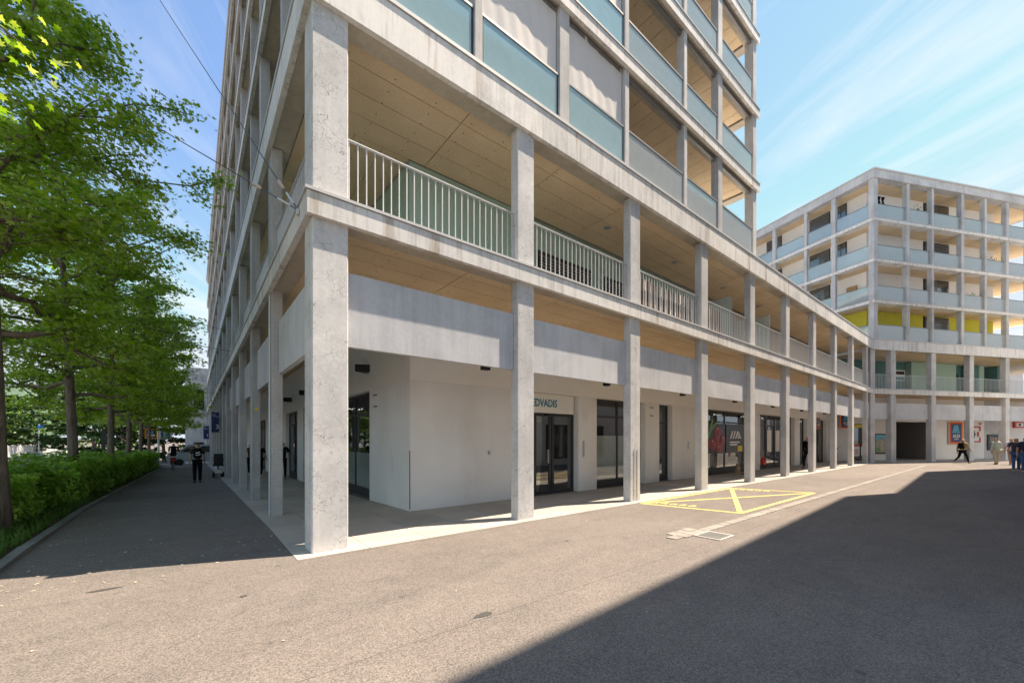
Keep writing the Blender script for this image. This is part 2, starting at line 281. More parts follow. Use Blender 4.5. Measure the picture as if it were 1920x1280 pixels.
M = dict(
    conc=concrete('smooth_light_concrete', (0.67, 0.665, 0.655), (0.44, 0.44, 0.435), 0.0, 0, 0.28),
    crack=concrete('crazed_column_concrete', (0.72, 0.715, 0.705), (0.50, 0.50, 0.50), 0.75),
    fascia=concrete('weathered_fascia_concrete', (0.77, 0.755, 0.725), (0.46, 0.45, 0.43), 0.0, 0, 0.95, 1.0),
    rough=concrete('board_marked_concrete', (0.56, 0.555, 0.545), (0.38, 0.38, 0.375), 0.35, 0.16),
    beam=concrete('beam_underside_concrete', (0.66, 0.59, 0.48), (0.46, 0.40, 0.32), 0, 0, 0.3),
    grey=concrete('spandrel_concrete', (0.60, 0.61, 0.63), (0.43, 0.44, 0.465), 0, 0, 0.08, 0.8),
    paving=concrete('concrete_paving', (0.55, 0.505, 0.445), (0.40, 0.37, 0.33), 0, 0, 0.12, 0.0),
    kerb=concrete('kerb_granite', (0.36, 0.355, 0.34), (0.2, 0.2, 0.19), 0, 0, 0, 0.0),
    sett=concrete('pale_setts', (0.40, 0.375, 0.34), (0.27, 0.25, 0.225), 0, 0, 0.1, 0.0),
    cap=plain('cap_sheet', (0.55, 0.55, 0.55), 0.5, 0.4, 0.0), asphalt=asphalt(), soffit=soffit_board(), mosaic=mosaic(),
    render=plain('white_render', (0.82, 0.80, 0.77), 0.9, 0.2, var=0.06, scale=1.5), limewall=plain('lime_render', (0.60, 0.56, 0.07), 0.9, 0.2, var=0.08, scale=1.5),
    greenwall=plain('pale_green_panel', (0.42, 0.58, 0.50), 0.7, 0.3, var=0.06), teal=plain('teal_panel', (0.10, 0.22, 0.22), 0.7, 0.3),
    mint=plain('mint_panel', (0.36, 0.52, 0.44), 0.7, 0.3, var=0.05), tan=plain('tan_board', (0.40, 0.29, 0.17), 0.9, 0.2),
    steel=plain('galvanised_rail', (0.62, 0.63, 0.63), 0.45, 0.5, 0.3), dark=plain('dark_frame', (0.035, 0.036, 0.04), 0.45, 0.4), black=plain('black_metal', (0.012, 0.012, 0.014), 0.5, 0.4),
    louvre=plain('grey_blind', (0.20, 0.195, 0.19), 0.5, 0.4), fabric=plain('blind_fabric', (0.74, 0.71, 0.68), 0.9, 0.1, var=0.04, scale=3),
    glass=pane('shop_glass', (0.75, 0.8, 0.78), 0.93, 0.01, (0.2, 0.22, 0.21)), frost=pane('frosted_glass', (0.8, 0.9, 0.92), 0.48, 0.04, (0.84, 0.94, 0.92), 0.4),
    clear=pane('clear_balustrade_glass', (0.78, 0.88, 0.9), 0.55, 0.04, (0.72, 0.82, 0.82), 0.3), film=pane('milky_window_film', (0.8, 0.85, 0.83), 0.1, 0.05, (0.34, 0.40, 0.375), 0.2),
    blueglass=pane('blue_tinted_glass', (0.4, 0.62, 0.7), 0.10, 0.05, (0.36, 0.55, 0.60), 0.15),
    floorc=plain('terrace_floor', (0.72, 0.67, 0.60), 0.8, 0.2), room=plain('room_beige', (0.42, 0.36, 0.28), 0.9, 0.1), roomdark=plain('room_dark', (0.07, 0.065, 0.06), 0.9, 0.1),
    yellow=plain('yellow_road_paint', (0.78, 0.62, 0.17), 0.7, 0.3, var=0.18, scale=25), white=plain('white_paint', (0.8, 0.8, 0.79), 0.6, 0.3, var=0.05),
    navy=plain('navy_sign', (0.012, 0.03, 0.12), 0.35, 0.4), red=plain('red_sign', (0.55, 0.03, 0.025), 0.4, 0.4), orange=plain('orange_sign', (0.85, 0.30, 0.02), 0.4, 0.4), cyan=plain('light_blue_sign', (0.10, 0.50, 0.72), 0.4, 0.4), petrol=plain('petrol_letter', (0.03, 0.22, 0.32), 0.4, 0.4),
    signblue=plain('parking_blue', (0.02, 0.17, 0.50), 0.4, 0.4), green=plain('green_lamp', (0.08, 0.6, 0.08), 0.4, 0.4), lamp=plain('lamp_glass', (0.75, 0.73, 0.68), 0.2, 0.5), cream=plain('cream_board', (0.80, 0.78, 0.73), 0.6, 0.3, var=0.04),
    bark=bark(), soil=plain('soil', (0.07, 0.055, 0.035), 0.95, 0.1, var=0.5, scale=9),
    maple=leafmat('maple_leaf', [(0.12, 0.24, 0.015), (0.22, 0.38, 0.022), (0.30, 0.47, 0.035), (0.42, 0.52, 0.10), (0.40, 0.50, 0.26)], 0.6),
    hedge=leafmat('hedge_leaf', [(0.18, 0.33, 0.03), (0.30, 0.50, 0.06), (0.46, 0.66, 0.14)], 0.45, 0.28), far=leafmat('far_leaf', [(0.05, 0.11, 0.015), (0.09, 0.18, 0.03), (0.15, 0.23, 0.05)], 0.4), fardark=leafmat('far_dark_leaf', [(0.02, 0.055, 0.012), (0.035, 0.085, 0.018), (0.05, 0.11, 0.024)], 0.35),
    grass=leafmat('grass_blade', [(0.05, 0.12, 0.012), (0.09, 0.19, 0.025), (0.13, 0.2, 0.05)], 0.35), litter=plain('dry_petals', (0.45, 0.40, 0.30), 0.9, 0.1, var=0.4, scale=3),
    skin=plain('skin', (0.50, 0.30, 0.21), 0.6, 0.3), hairdark=plain('dark_hair', (0.02, 0.014, 0.01), 0.7, 0.3), hairblond=plain('fair_hair', (0.38, 0.24, 0.11), 0.7, 0.3), hairbrown=plain('brown_hair', (0.10, 0.05, 0.025), 0.7, 0.3),
    olive=plain('olive_cloth', (0.06, 0.065, 0.04), 0.9, 0.1), blackc=plain('black_cloth', (0.010, 0.010, 0.012), 0.9, 0.1), mintc=plain('mint_cloth', (0.45, 0.52, 0.45), 0.9, 0.1), creamc=plain('cream_cloth', (0.50, 0.47, 0.36), 0.9, 0.1), lilac=plain('lilac_cloth', (0.62, 0.58, 0.68), 0.9, 0.1), pinkc=plain('dusty_pink_cloth', (0.40, 0.25, 0.20), 0.9, 0.1), denim=plain('denim', (0.08, 0.15, 0.30), 0.9, 0.1, var=0.3), khaki=plain('khaki_cloth', (0.40, 0.30, 0.13), 0.9, 0.1), printc=plain('dark_print_cloth', (0.07, 0.07, 0.075), 0.9, 0.1, var=0.8, scale=40), navyc=plain('navy_cloth', (0.03, 0.04, 0.08), 0.9, 0.1), whitec=plain('white_cloth', (0.75, 0.75, 0.75), 0.9, 0.1), brownc=plain('brown_cloth', (0.12, 0.06, 0.035), 0.9, 0.1),
    tar=plain('tar', (0.07, 0.066, 0.062), 0.8, 0.3, var=0.3, scale=60), rubber=plain('rubber', (0.015, 0.015, 0.015), 0.8, 0.3), vanpaint=plain('grey_blue_car_paint', (0.28, 0.34, 0.36), 0.25, 0.5, 0.2, var=0.02), vanglass=pane('van_glass', (0.1, 0.1, 0.1), 0.3, 0.02, (0.01, 0.01, 0.012)), redplastic=plain('red_plastic', (0.40, 0.02, 0.02), 0.4, 0.4), silver=plain('silver_metal', (0.5, 0.5, 0.5), 0.3, 0.5, 0.6),
    posterdark=plain('poster_dark', (0.02, 0.02, 0.022), 0.3, 0.4), tomato=plain('tomato_print', (0.26, 0.012, 0.008), 0.3, 0.4, var=0.8, scale=5), leafprint=plain('leaf_print', (0.13, 0.30, 0.06), 0.3, 0.4, var=0.4, scale=9), yellowprint=plain('yellow_print', (0.80, 0.60, 0.02), 0.4, 0.4),
    poster=plain('poster_mixed', (0.35, 0.36, 0.25), 0.4, 0.3, var=0.9, scale=5), redroof=plain('rust_panel', (0.35, 0.14, 0.06), 0.8, 0.2), brick=plain('terracotta', (0.42, 0.19, 0.09), 0.85, 0.2, var=0.2), wood=plain('pale_wood', (0.42, 0.27, 0.13), 0.7, 0.3), railgrey=plain('dark_grey_rail', (0.26, 0.26, 0.265), 0.45, 0.5, 0.3), passage=plain('passage_wall', (0.22, 0.21, 0.20), 0.9, 0.1), wire=plain('steel_wire', (0.08, 0.08, 0.085), 0.5, 0.5, 0.3), porcelain=plain('insulator', (0.55, 0.42, 0.33), 0.4, 0.5), dog=plain('beige_fur', (0.32, 0.25, 0.17), 0.95, 0.1, var=0.5, scale=20),
    hillside=plain('hillside', (0.10, 0.15, 0.10), 0.95, 0.1, var=0.3, scale=0.05),
)
# ------------------------------------------------------------------ ground
def ground():
    xs = [-600, -200, -80, -40, -20, -10, -5, 0, 2, 3.8, 4.4, 5.0, 8, 20, 40, 80, 200, 600]; ys = [-600, -100, -30, 0, 3, 8.33, 10, 20, 30, 40, 50, 60, 75, 100, 200, 800]
    vs = [(x, y, gz(x, y)) for y in ys for x in xs]; n = len(xs)
    fs = [(j * n + i, j * n + i + 1, (j + 1) * n + i + 1, (j + 1) * n + i) for j in range(len(ys) - 1) for i in range(n - 1)]
    MB().add(vs, fs).build('ground', M['asphalt'], kind='structure', label='warm grey asphalt of the square and the footpath', smooth=False)
ground()
X0, Y0, D, DL = 1.29, 6.09, 3.70, 3.66      # outer corner of the tower and column spacing on its two fronts
PAV = put('pavement', None, (1.07, 5.89, 0), kind='structure', label='pale concrete paving under the colonnades')
def paving():
    def slab_mesh(w, d): return MB().box(0.004, w - 0.004, 0.004, d - 0.004, -0.06, 0.008).mesh('paving_slab', M['paving'])[0]
    rows = [(5.89, 0.42), (6.31, 0.62), (6.93, 0.70), (7.63, 0.70)]
    for r, (y, d) in enumerate(rows):                       # along the square
        w = 0.96; me = slab_mesh(w, d); x = 1.07 + (0 if r % 2 == 0 else -0.0); k = 0
        while x < 36.4:
            if x + w / 2 > 3.75 or r < 4:
                put('paving_slab', me, (x + w / 2, y + d / 2, gz(x + w / 2, y + d / 2) - 0.026), PAV)
            x += w; k += 1
    wl = 1.22; cols = [(1.07, 0.66), (1.73, 0.68), (2.41, 0.68), (3.09, 0.66)]
    for c, (x, d) in enumerate(cols):                       # along the side street
        me = MB().box(0.004, d - 0.004, 0.004, wl - 0.004, -0.06, 0.008).mesh('paving_slab', M['paving'])[0]; y = 8.33
        while y < 32:
            o = put('paving_slab', me, (x + d / 2, y + wl / 2, gz(x + d / 2, y + wl / 2) - 0.026), PAV); o.rotation_euler = (-math.atan(0.0222), 0, 0); y += wl
    mb = MB(); vs = [(1.07, 32.3, gz(1, 32.3) + 0.008), (3.75, 32.3, gz(1, 32.3) + 0.008), (3.75, 58.5, gz(1, 58.5) + 0.008), (1.07, 58.5, gz(1, 58.5) + 0.008)]
    mb.add(vs, [(0, 1, 2, 3)]).build('paving_strip', M['paving'], PAV)
    fb = FB; me = slab_mesh(1.2, 0.8)                        # in front of the corner building
    for r in range(3):
        for k in range(15):
            u, v = 0.3 + k * 1.2, -0.2 + r * 0.8; o = put('paving_slab', me, fb.p(u + 0.6, v + 0.4, -0.026), PAV); o.rotation_euler = (0, 0, math.atan2(fb.e.y, fb.e.x))
Q = (36.3, 6.0); FB = Fr(Q, (.9007, -.4346)); FL = Fr(Q, (.33, .944), (.944, -.33)); FT = Fr((X0, 0), (0, 1), (1, 0))   # FT: u = world y, v = x - X0
paving()

# ------------------------------------------------------------------ tower with colonnade
TW = thing('tower_building', (X0, Y0, 0), 'large concrete and glass block of flats on slender columns at the street corner', 'building')
WG = thing('arcade_wing', (16.8, Y0, 0), 'low two-storey concrete colonnade wing joining the two blocks of flats', 'building')
def owner(x): return TW if x < 16.7 else WG
# columns of the two lower storeys, square front then side street
for i in range(10):
    x = X0 + D * i
    if i == 0:
        for z0, z1 in ((-0.03, 4.745), (5.06, 7.745)): MB().post(X0, X0 + 0.49, Y0, Y0 + 0.47, z0, z1, c=0.015).build('column', M['crack'], TW, label='broad corner column with a net of fine cracks' if z0 < 1 else None)
    else:
        for z0, z1 in ((-0.03, 4.745), (5.06, 7.745)): MB().post(x, x + 0.43, Y0, Y0 + 0.22, z0, z1).build('column', M['crack'] if i < 3 else M['conc'], owner(x))
mec = {}
for j in range(1, 15):
    y = Y0 + DL * j
    for s, (z0, z1) in enumerate(((gz(1, y) - 0.05, 4.745), (5.06, 7.745))): MB().post(X0, X0 + 0.21, y, y + 0.47, z0, z1).build('column', M['rough'], TW)
# edge slabs: fascia pieces, edge beams, metal caps, soffit boards
def edge(z0, z1, capt, xa, xb, ya=None, top=False, thing_r=None, beam_w=0.34, ox=0.0, ends=()):
    """front along x from xa to xb at y=6.01, side along y from 6.1 to ya at x=1.21"""
    cuts = [xa] + [X0 + D * i + 0.6 for i in range(1, 10) if xa + 0.8 < X0 + D * i + 0.6 < xb - 0.8] + [xb]
    for a, b in zip(cuts, cuts[1:]):
        ow = thing_r or owner((a + b) / 2)
        MB().profile([(6.01, z0), (6.10, z0), (6.10, z1 - 0.002), (6.022, z1 - 0.002), (6.01, z1 - 0.012)], a + 0.004, b - 0.004).build('fascia_panel', M['fascia'], ow)
        box('edge_beam', M['beam'], ow, a + (0.093 if a == xa else 0.002), b - 0.002, 6.103, 6.10 + beam_w, z0 + 0.045, z1 - 0.03)
        box('edge_cap', M['cap'], ow, a - (0.025 if a == xa else 0), b - 0.003, 5.988, 6.5, z1, z1 + capt)
    if ya:
        y = 6.103
        while y < ya - 1:
            y2 = min(y + 7.32, ya)
            MB().profile([(-0.08, z0), (0.01, z0), (0.01, z1 - 0.002), (-0.068, z1 - 0.002), (-0.08, z1 - 0.012)], y, y2 - 0.006, FT).build('fascia_panel', M['fascia'], TW)
            box('edge_beam', M['beam'], TW, 1.303, 1.30 + beam_w, (y if y > 6.2 else 6.10 + beam_w + 0.003), y2 - 0.004, z0 + 0.045, z1 - 0.03)
            box('edge_cap', M['cap'], TW, 1.188, 1.7, (y if y > 6.2 else 6.503), y2 - 0.003, z1, z1 + capt); y = y2
def soffit(z, xa, xb, rows, ya=None, cols=None, step=2.46, ow=None, slab=True):
    for r, (y0, y1) in enumerate(rows):
        x = xa; k = 0
        while x < xb - 0.1:
            x2 = min(x + (step if not (k == 0 and r % 1) else step / 2), xb)
            box('soffit_board', M['soffit'], ow or owner((x + x2) / 2), x + 0.008, x2 - 0.008, y0 + 0.006, y1 - 0.006, z, z + 0.025); x = x2; k += 1
    if cols:
        for (c0, c1) in cols:
            y = rows[-1][1]
            while y < ya - 0.1:
                y2 = min(y + step, ya); box('soffit_board', M['soffit'], TW, c0 + 0.006, c1 - 0.006, y + 0.006, y2 - 0.006, z, z + 0.025); y = y2
ROWS = [(6.45, 6.78), (6.78, 7.31), (7.31, 7.84), (7.84, 8.38)]; COLS = [(1.66, 2.0), (2.0, 2.58), (2.58, 3.16), (3.16, 3.74)]
edge(4.70, 5.02, 0.04, 1.21, 36.25, 57.5); edge(7.72, 8.34, 0.06, 1.21, 36.25, 57.5)
soffit(4.79, 1.66, 36.4, ROWS, 26.0, COLS); soffit(7.80, 1.66, 36.4, ROWS, 26.0, COLS)
for z in (4.79, 7.80):
    box('soffit_backing', M['roomdark'], TW, 1.66, 16.69, 6.455, 8.43, z + 0.026, z + 0.029); box('soffit_backing', M['roomdark'], WG, 16.71, 36.5, 6.455, 8.43, z + 0.026, z + 0.029)
    box('soffit_sheet', M['soffit'], TW, 1.66, 3.74, 26.02, 57.5, z, z + 0.025)
    box('floor_slab', M['floorc'], TW, 1.66, 4.3, 9.31, 57.4, z + 0.03, z + 0.22); box('floor_slab', M['floorc'], TW, 1.66, 16.7, 6.46, 9.3, z + 0.03, z + 0.22); box('floor_slab', M['floorc'], WG, 16.71, 36.6, 6.46, 9.3, z + 0.03, z + 0.22)
# recessed spandrel panels of the ground storey
for i in range(10):
    a = X0 + D * i + (0.49 if i == 0 else 0.43) + 0.012; b = (X0 + D * (i + 1) - 0.012) if i < 9 else 36.15
    MB().box(a, b, 6.225, 6.31, 2.985, 4.09).build('spandrel_panel', M['grey'], owner(a))
    if i in (0, 1, 2, 3, 4, 5, 6): box('downlight', M['black'], owner(a), b - 0.62, b - 0.46, 6.35, 6.46, 2.94, 3.05)
for j in range(14):
    a = Y0 + DL * j + 0.485; b = Y0 + DL * (j + 1) - 0.012; MB().box(1.42, 1.52, a, b, 2.985, 4.09).build('spandrel_panel', M['grey'], TW)
# upper-terrace railings with flat bars
bar = MB().box(-0.008, 0.008, -0.008, 0.008, -0.49, 0.49).mesh('baluster', M['steel'])[0]; barL = MB().box(-0.008, 0.008, -0.008, 0.008, -0.49, 0.49).mesh('baluster', M['steel'])[0]
for i in range(10):
    a = X0 + D * i + (0.49 if i == 0 else 0.43) + 0.02; b = (X0 + D * (i + 1) - 0.02) if i < 9 else 36.1; ow = owner(a)
    r = box('railing', M['steel'], ow, a, b, 6.175, 6.225, 6.05, 6.065); n = int((b - a) / 0.131)
    if i < 5:
        for k in range(n + 1): put('baluster', bar, (a + 0.02 + (b - a - 0.04) * k / n, 6.2, 5.555), r)
    else:
        mb = MB()
        for k in range(n + 1): x = a + 0.02 + (b - a - 0.04) * k / n; mb.box(x - 0.008, x + 0.008, 6.192, 6.208, 5.065, 6.045)
        mb.build('balusters', M['steel'], r, kind='stuff')
for j in range(14):
    a = Y0 + DL * j + 0.49; b = Y0 + DL * (j + 1) - 0.02; r = box('railing', M['steel'], TW, 1.375, 1.425, a, b, 6.05, 6.065); n = int((b - a) / 0.131)
    if j < 2:
        for k in range(n + 1): put('baluster', barL, (1.40, a + 0.02 + (b - a - 0.04) * k / n, 5.555), r)
    else:
        mb = MB()
        for k in range(n + 1): y = a + 0.02 + (b - a - 0.04) * k / n; mb.box(1.392, 1.408, y - 0.008, y + 0.008, 5.065, 6.045)
        mb.build('balusters', M['steel'], r, kind='stuff')
# terrace walls and fittings
box('terrace_wall', M['greenwall'], TW, 3.76, 7.2, 8.39, 8.6, 5.03, 7.79); box('terrace_wall', M['greenwall'], TW, 3.76, 3.96, 8.61, 57.4, 5.03, 7.79)
box('terrace_wall', M['greenwall'], TW, 7.21, 16.69, 8.45, 8.62, 5.03, 7.79); box('terrace_wall', M['tan'], WG, 16.71, 36.6, 8.45, 8.6, 5.03, 7.79)
for x0, x1 in ((7.6, 9.9), (10.6, 13.0), (13.6, 15.9)):
    w = MB(); w.box(x0, x1, 8.40, 8.444, 5.06, 6.95); o = w.build('window', M['dark'], TW); box('pane', M['glass'], o, x0 + 0.08, x1 - 0.08, 8.392, 8.398, 5.15, 6.85)
    for k in range(14): box('slat', M['louvre'], o, x0 + 0.06, x1 - 0.06, 8.36, 8.385, 5.6 + k * 0.09, 5.65 + k * 0.09)
for x in (6.1, 9.5, 13.2, 17.0, 20.6, 24.4, 28.2): MB().lathe([(0.001, -0.012), (0.085, -0.012), (0.10, 0.0), (0.10, 0.012), (0.001, 0.012)], (x, 7.45, 7.785), 20).build('downlight', M['silver'], owner(x), smooth=True)
for x in (15.75, 19.45): box('privacy_screen', M['frost'], owner(x), x - 0.02, x + 0.02, 6.6, 8.3, 5.06, 6.95)
# ground-storey walls: white mosaic with glazing set back
def wall(a, b, z0=-0.05, z1=2.92, y=8.34, d=0.2): box('wall', M['mosaic'], owner(a), a, b, y, y + d, z0, z1)
PIERS = [(3.75, 7.05), (9.24, 10.10), (12.81, 13.71), (14.64, 17.0), (22.35, 23.25), (28.55, 29.5), (30.9, 32.6), (35.1, 36.7)]
for a, b in PIERS: wall(a, b, d=0.24)
for a, b in ((3.75, 16.69), (16.71, 36.7)): box('upper_wall', M['render'], owner(a), a, b, 8.338, 8.58, 2.923, 4.83)
LW = [(8.585, 10.94), (14.4, 16.0), (19.4, 20.6), (23.6, 26.0), (29.4, 31.0), (34.6, 57.4)]
for k, (a, b) in enumerate(LW): MB().box(3.75, 3.99, a, b, -1.4, 2.92).build('wall', M['mosaic'], TW)
box('upper_wall', M['render'], TW, 3.748, 3.99, 8.585, 57.4, 2.923, 4.83)
def opening(a, b, z0, z1, y=8.54, mull=(), trans=None, film=None, ow=None, base=0.12, fr=None, nm='shop_window'):
    """dark frame, panes in it, low plinth"""
    ow = ow or owner((a + b) / 2); fr = fr or WORLD; w = 0.07
    f = MB().box(a, b, y, y + 0.07, z1 - w, z1, fr); f.box(a, b, y, y + 0.07, z0, z0 + base, fr); xs = [a] + list(mull) + [b - w]
    for x in xs: f.box(x, x + w, y + 0.003, y + 0.067, z0 + base, z1 - w, fr)
    if trans:
        for x, x2 in zip(xs, xs[1:]): f.box(x + w, x2, y + 0.004, y + 0.064, trans, trans + 0.06, fr)
    o = f.build(nm, M['dark'], ow)
    for x, x2 in zip(xs, xs[1:]):
        for (q0, q1) in ([(z0 + base, z1 - w)] if not trans else [(z0 + base, trans), (trans + 0.06, z1 - w)]):
            if film and q0 < film < q1:
                MB().box(x + w, x2, y + 0.03, y + 0.036, q0, film, fr).build('filmed_pane', M['film'], o); MB().box(x + w, x2, y + 0.03, y + 0.036, film, q1, fr).build('pane', M['glass'], o)
            else: MB().box(x + w, x2, y + 0.03, y + 0.036, q0, q1, fr).build('pane', M['glass'], o)
    return o
DOOR = opening(7.05, 9.238, -0.02, 2.34, mull=(7.62, 8.2, 8.32), nm='sliding_door')
box('handle', M['silver'], DOOR, 8.12, 8.15, 8.50, 8.538, 0.9, 1.3); box('door_sensor', M['black'], DOOR, 8.0, 8.18, 8.47, 8.538, 2.28, 2.33)
SB = box('sign_board', M['cream'], TW, 7.1, 9.19, 8.49, 8.53, 2.36, 2.91); lettering('sign_lettering', 'MEDVADIS', 0.305, M['petrol'], (7.26, 8.485, 2.545), SB, (1, 0), 0.006, 0.83)
opening(10.10, 12.81, 0.0, 2.92, trans=2.32, film=1.72, mull=(11.4,), base=0.25); opening(13.71, 14.64, -0.02, 2.92, trans=2.2, base=0.25, nm='door')
SHOP = opening(17.0, 22.35, 0.0, 2.92, trans=2.36, mull=(19.6,), base=0.3); opening(23.25, 28.55, -0.02, 2.92, trans=2.3, mull=(24.6, 25.9, 27.2), base=0.1, nm='sliding_door'); opening(29.5, 30.9, -0.02, 2.92, trans=2.2, nm='door'); opening(32.6, 35.1, -0.02, 2.92, trans=2.2, mull=(33.8,), base=0.1, nm='sliding_door')
for (a, b), (c, d) in zip(LW, LW[1:]): opening(b, c, gz(2, b) + 0.0, 2.92, y=2.62, fr=FT, trans=2.3, film=1.2 if b < 12 else None, ow=TW, base=0.25, mull=((b + c) / 2,))
# rooms behind the glazing
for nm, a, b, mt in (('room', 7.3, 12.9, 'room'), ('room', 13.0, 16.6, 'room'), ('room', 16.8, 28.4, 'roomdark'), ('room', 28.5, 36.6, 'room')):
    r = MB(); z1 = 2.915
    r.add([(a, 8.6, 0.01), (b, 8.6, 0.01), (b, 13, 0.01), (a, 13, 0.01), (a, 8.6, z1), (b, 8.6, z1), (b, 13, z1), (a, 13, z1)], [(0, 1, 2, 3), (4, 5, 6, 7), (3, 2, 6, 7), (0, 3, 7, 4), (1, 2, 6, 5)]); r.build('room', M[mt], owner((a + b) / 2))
r = MB(); r.add([(4.0, 10.9, -0.4), (7.2, 10.9, -0.4), (7.2, 34.6, -0.7), (4.0, 34.6, -0.7), (4.0, 10.9, 2.915), (7.2, 10.9, 2.915), (7.2, 34.6, 2.915), (4.0, 34.6, 2.915)], [(0, 1, 2, 3), (4, 5, 6, 7), (3, 2, 6, 7), (1, 2, 6, 5), (0, 1, 5, 4)]); r.build('room', M['room'], TW)
lm, lnt, lout = nmat('lit_lamp'); le = nd(lnt, 'ShaderNodeEmission'); le.inputs[0].default_value = (1, 0.72, 0.35, 1); le.inputs[1].default_value = 5; lnt.links.new(le.outputs[0], lout.inputs[0])
wm_, wnt, wout = nmat('lit_ceiling_lamp'); we = nd(wnt, 'ShaderNodeEmission'); we.inputs[0].default_value = (1, 0.93, 0.82, 1); we.inputs[1].default_value = 6; wnt.links.new(we.outputs[0], wout.inputs[0])
for x, y in ((9.3, 10.2), (9.9, 10.4), (10.9, 10.2)):
    o = MB().lathe([(0.03, 0.22), (0.06, 0.16), (0.16, 0.0)], (x, y, 2.2), 16).build('pendant_lamp', M['yellowprint'], TW, smooth=True); MB().lathe([(0.001, -.04), (.05, -.02), (.05, .05), (.001, .08)], (x, y, 2.24), 12).build('bulb', lm, o)
for x in (18.5, 21, 24.5, 27, 30, 33.5): box('ceiling_lamp', wm_, owner(x), x, x + 0.9, 9.6, 9.75, 2.86, 2.9)
for y in (12, 13.4, 17.5, 22): box('ceiling_lamp', wm_, TW, 4.8, 5.7, y, y + 0.15, 2.86, 2.9)
# corner guard, bell plates, small brackets on the mosaic wall
box('corner_guard', M['dark'], TW, 3.735, 3.748, 8.325, 8.338, 0.05, 1.35); box('bell_plate', M['silver'], TW, 9.42, 9.50, 8.325, 8.337, 1.05, 1.55); box('bell_plate', M['silver'], TW, 15.8, 15.9, 8.325, 8.337, 1.2, 1.5); box('hose_tap', M['silver'], TW, 5.85, 5.89, 8.29, 8.337, 1.22, 1.30)
for z in (2.45, 2.75): box('bracket', M['black'], TW, 3.72, 3.747, 10.35, 10.60, z, z + 0.02); box('bracket', M['black'], TW, 13.1, 13.3, 8.31, 8.337, z, z + 0.02)
for y in (10.9, 14.6, 18.2, 21.9, 25.5):
    MB().prism([(3.745, y), (3.745, y + 0.32), (3.40, y + 0.16)], 3.42, 3.62).build('wall_lamp', M['black'], TW)
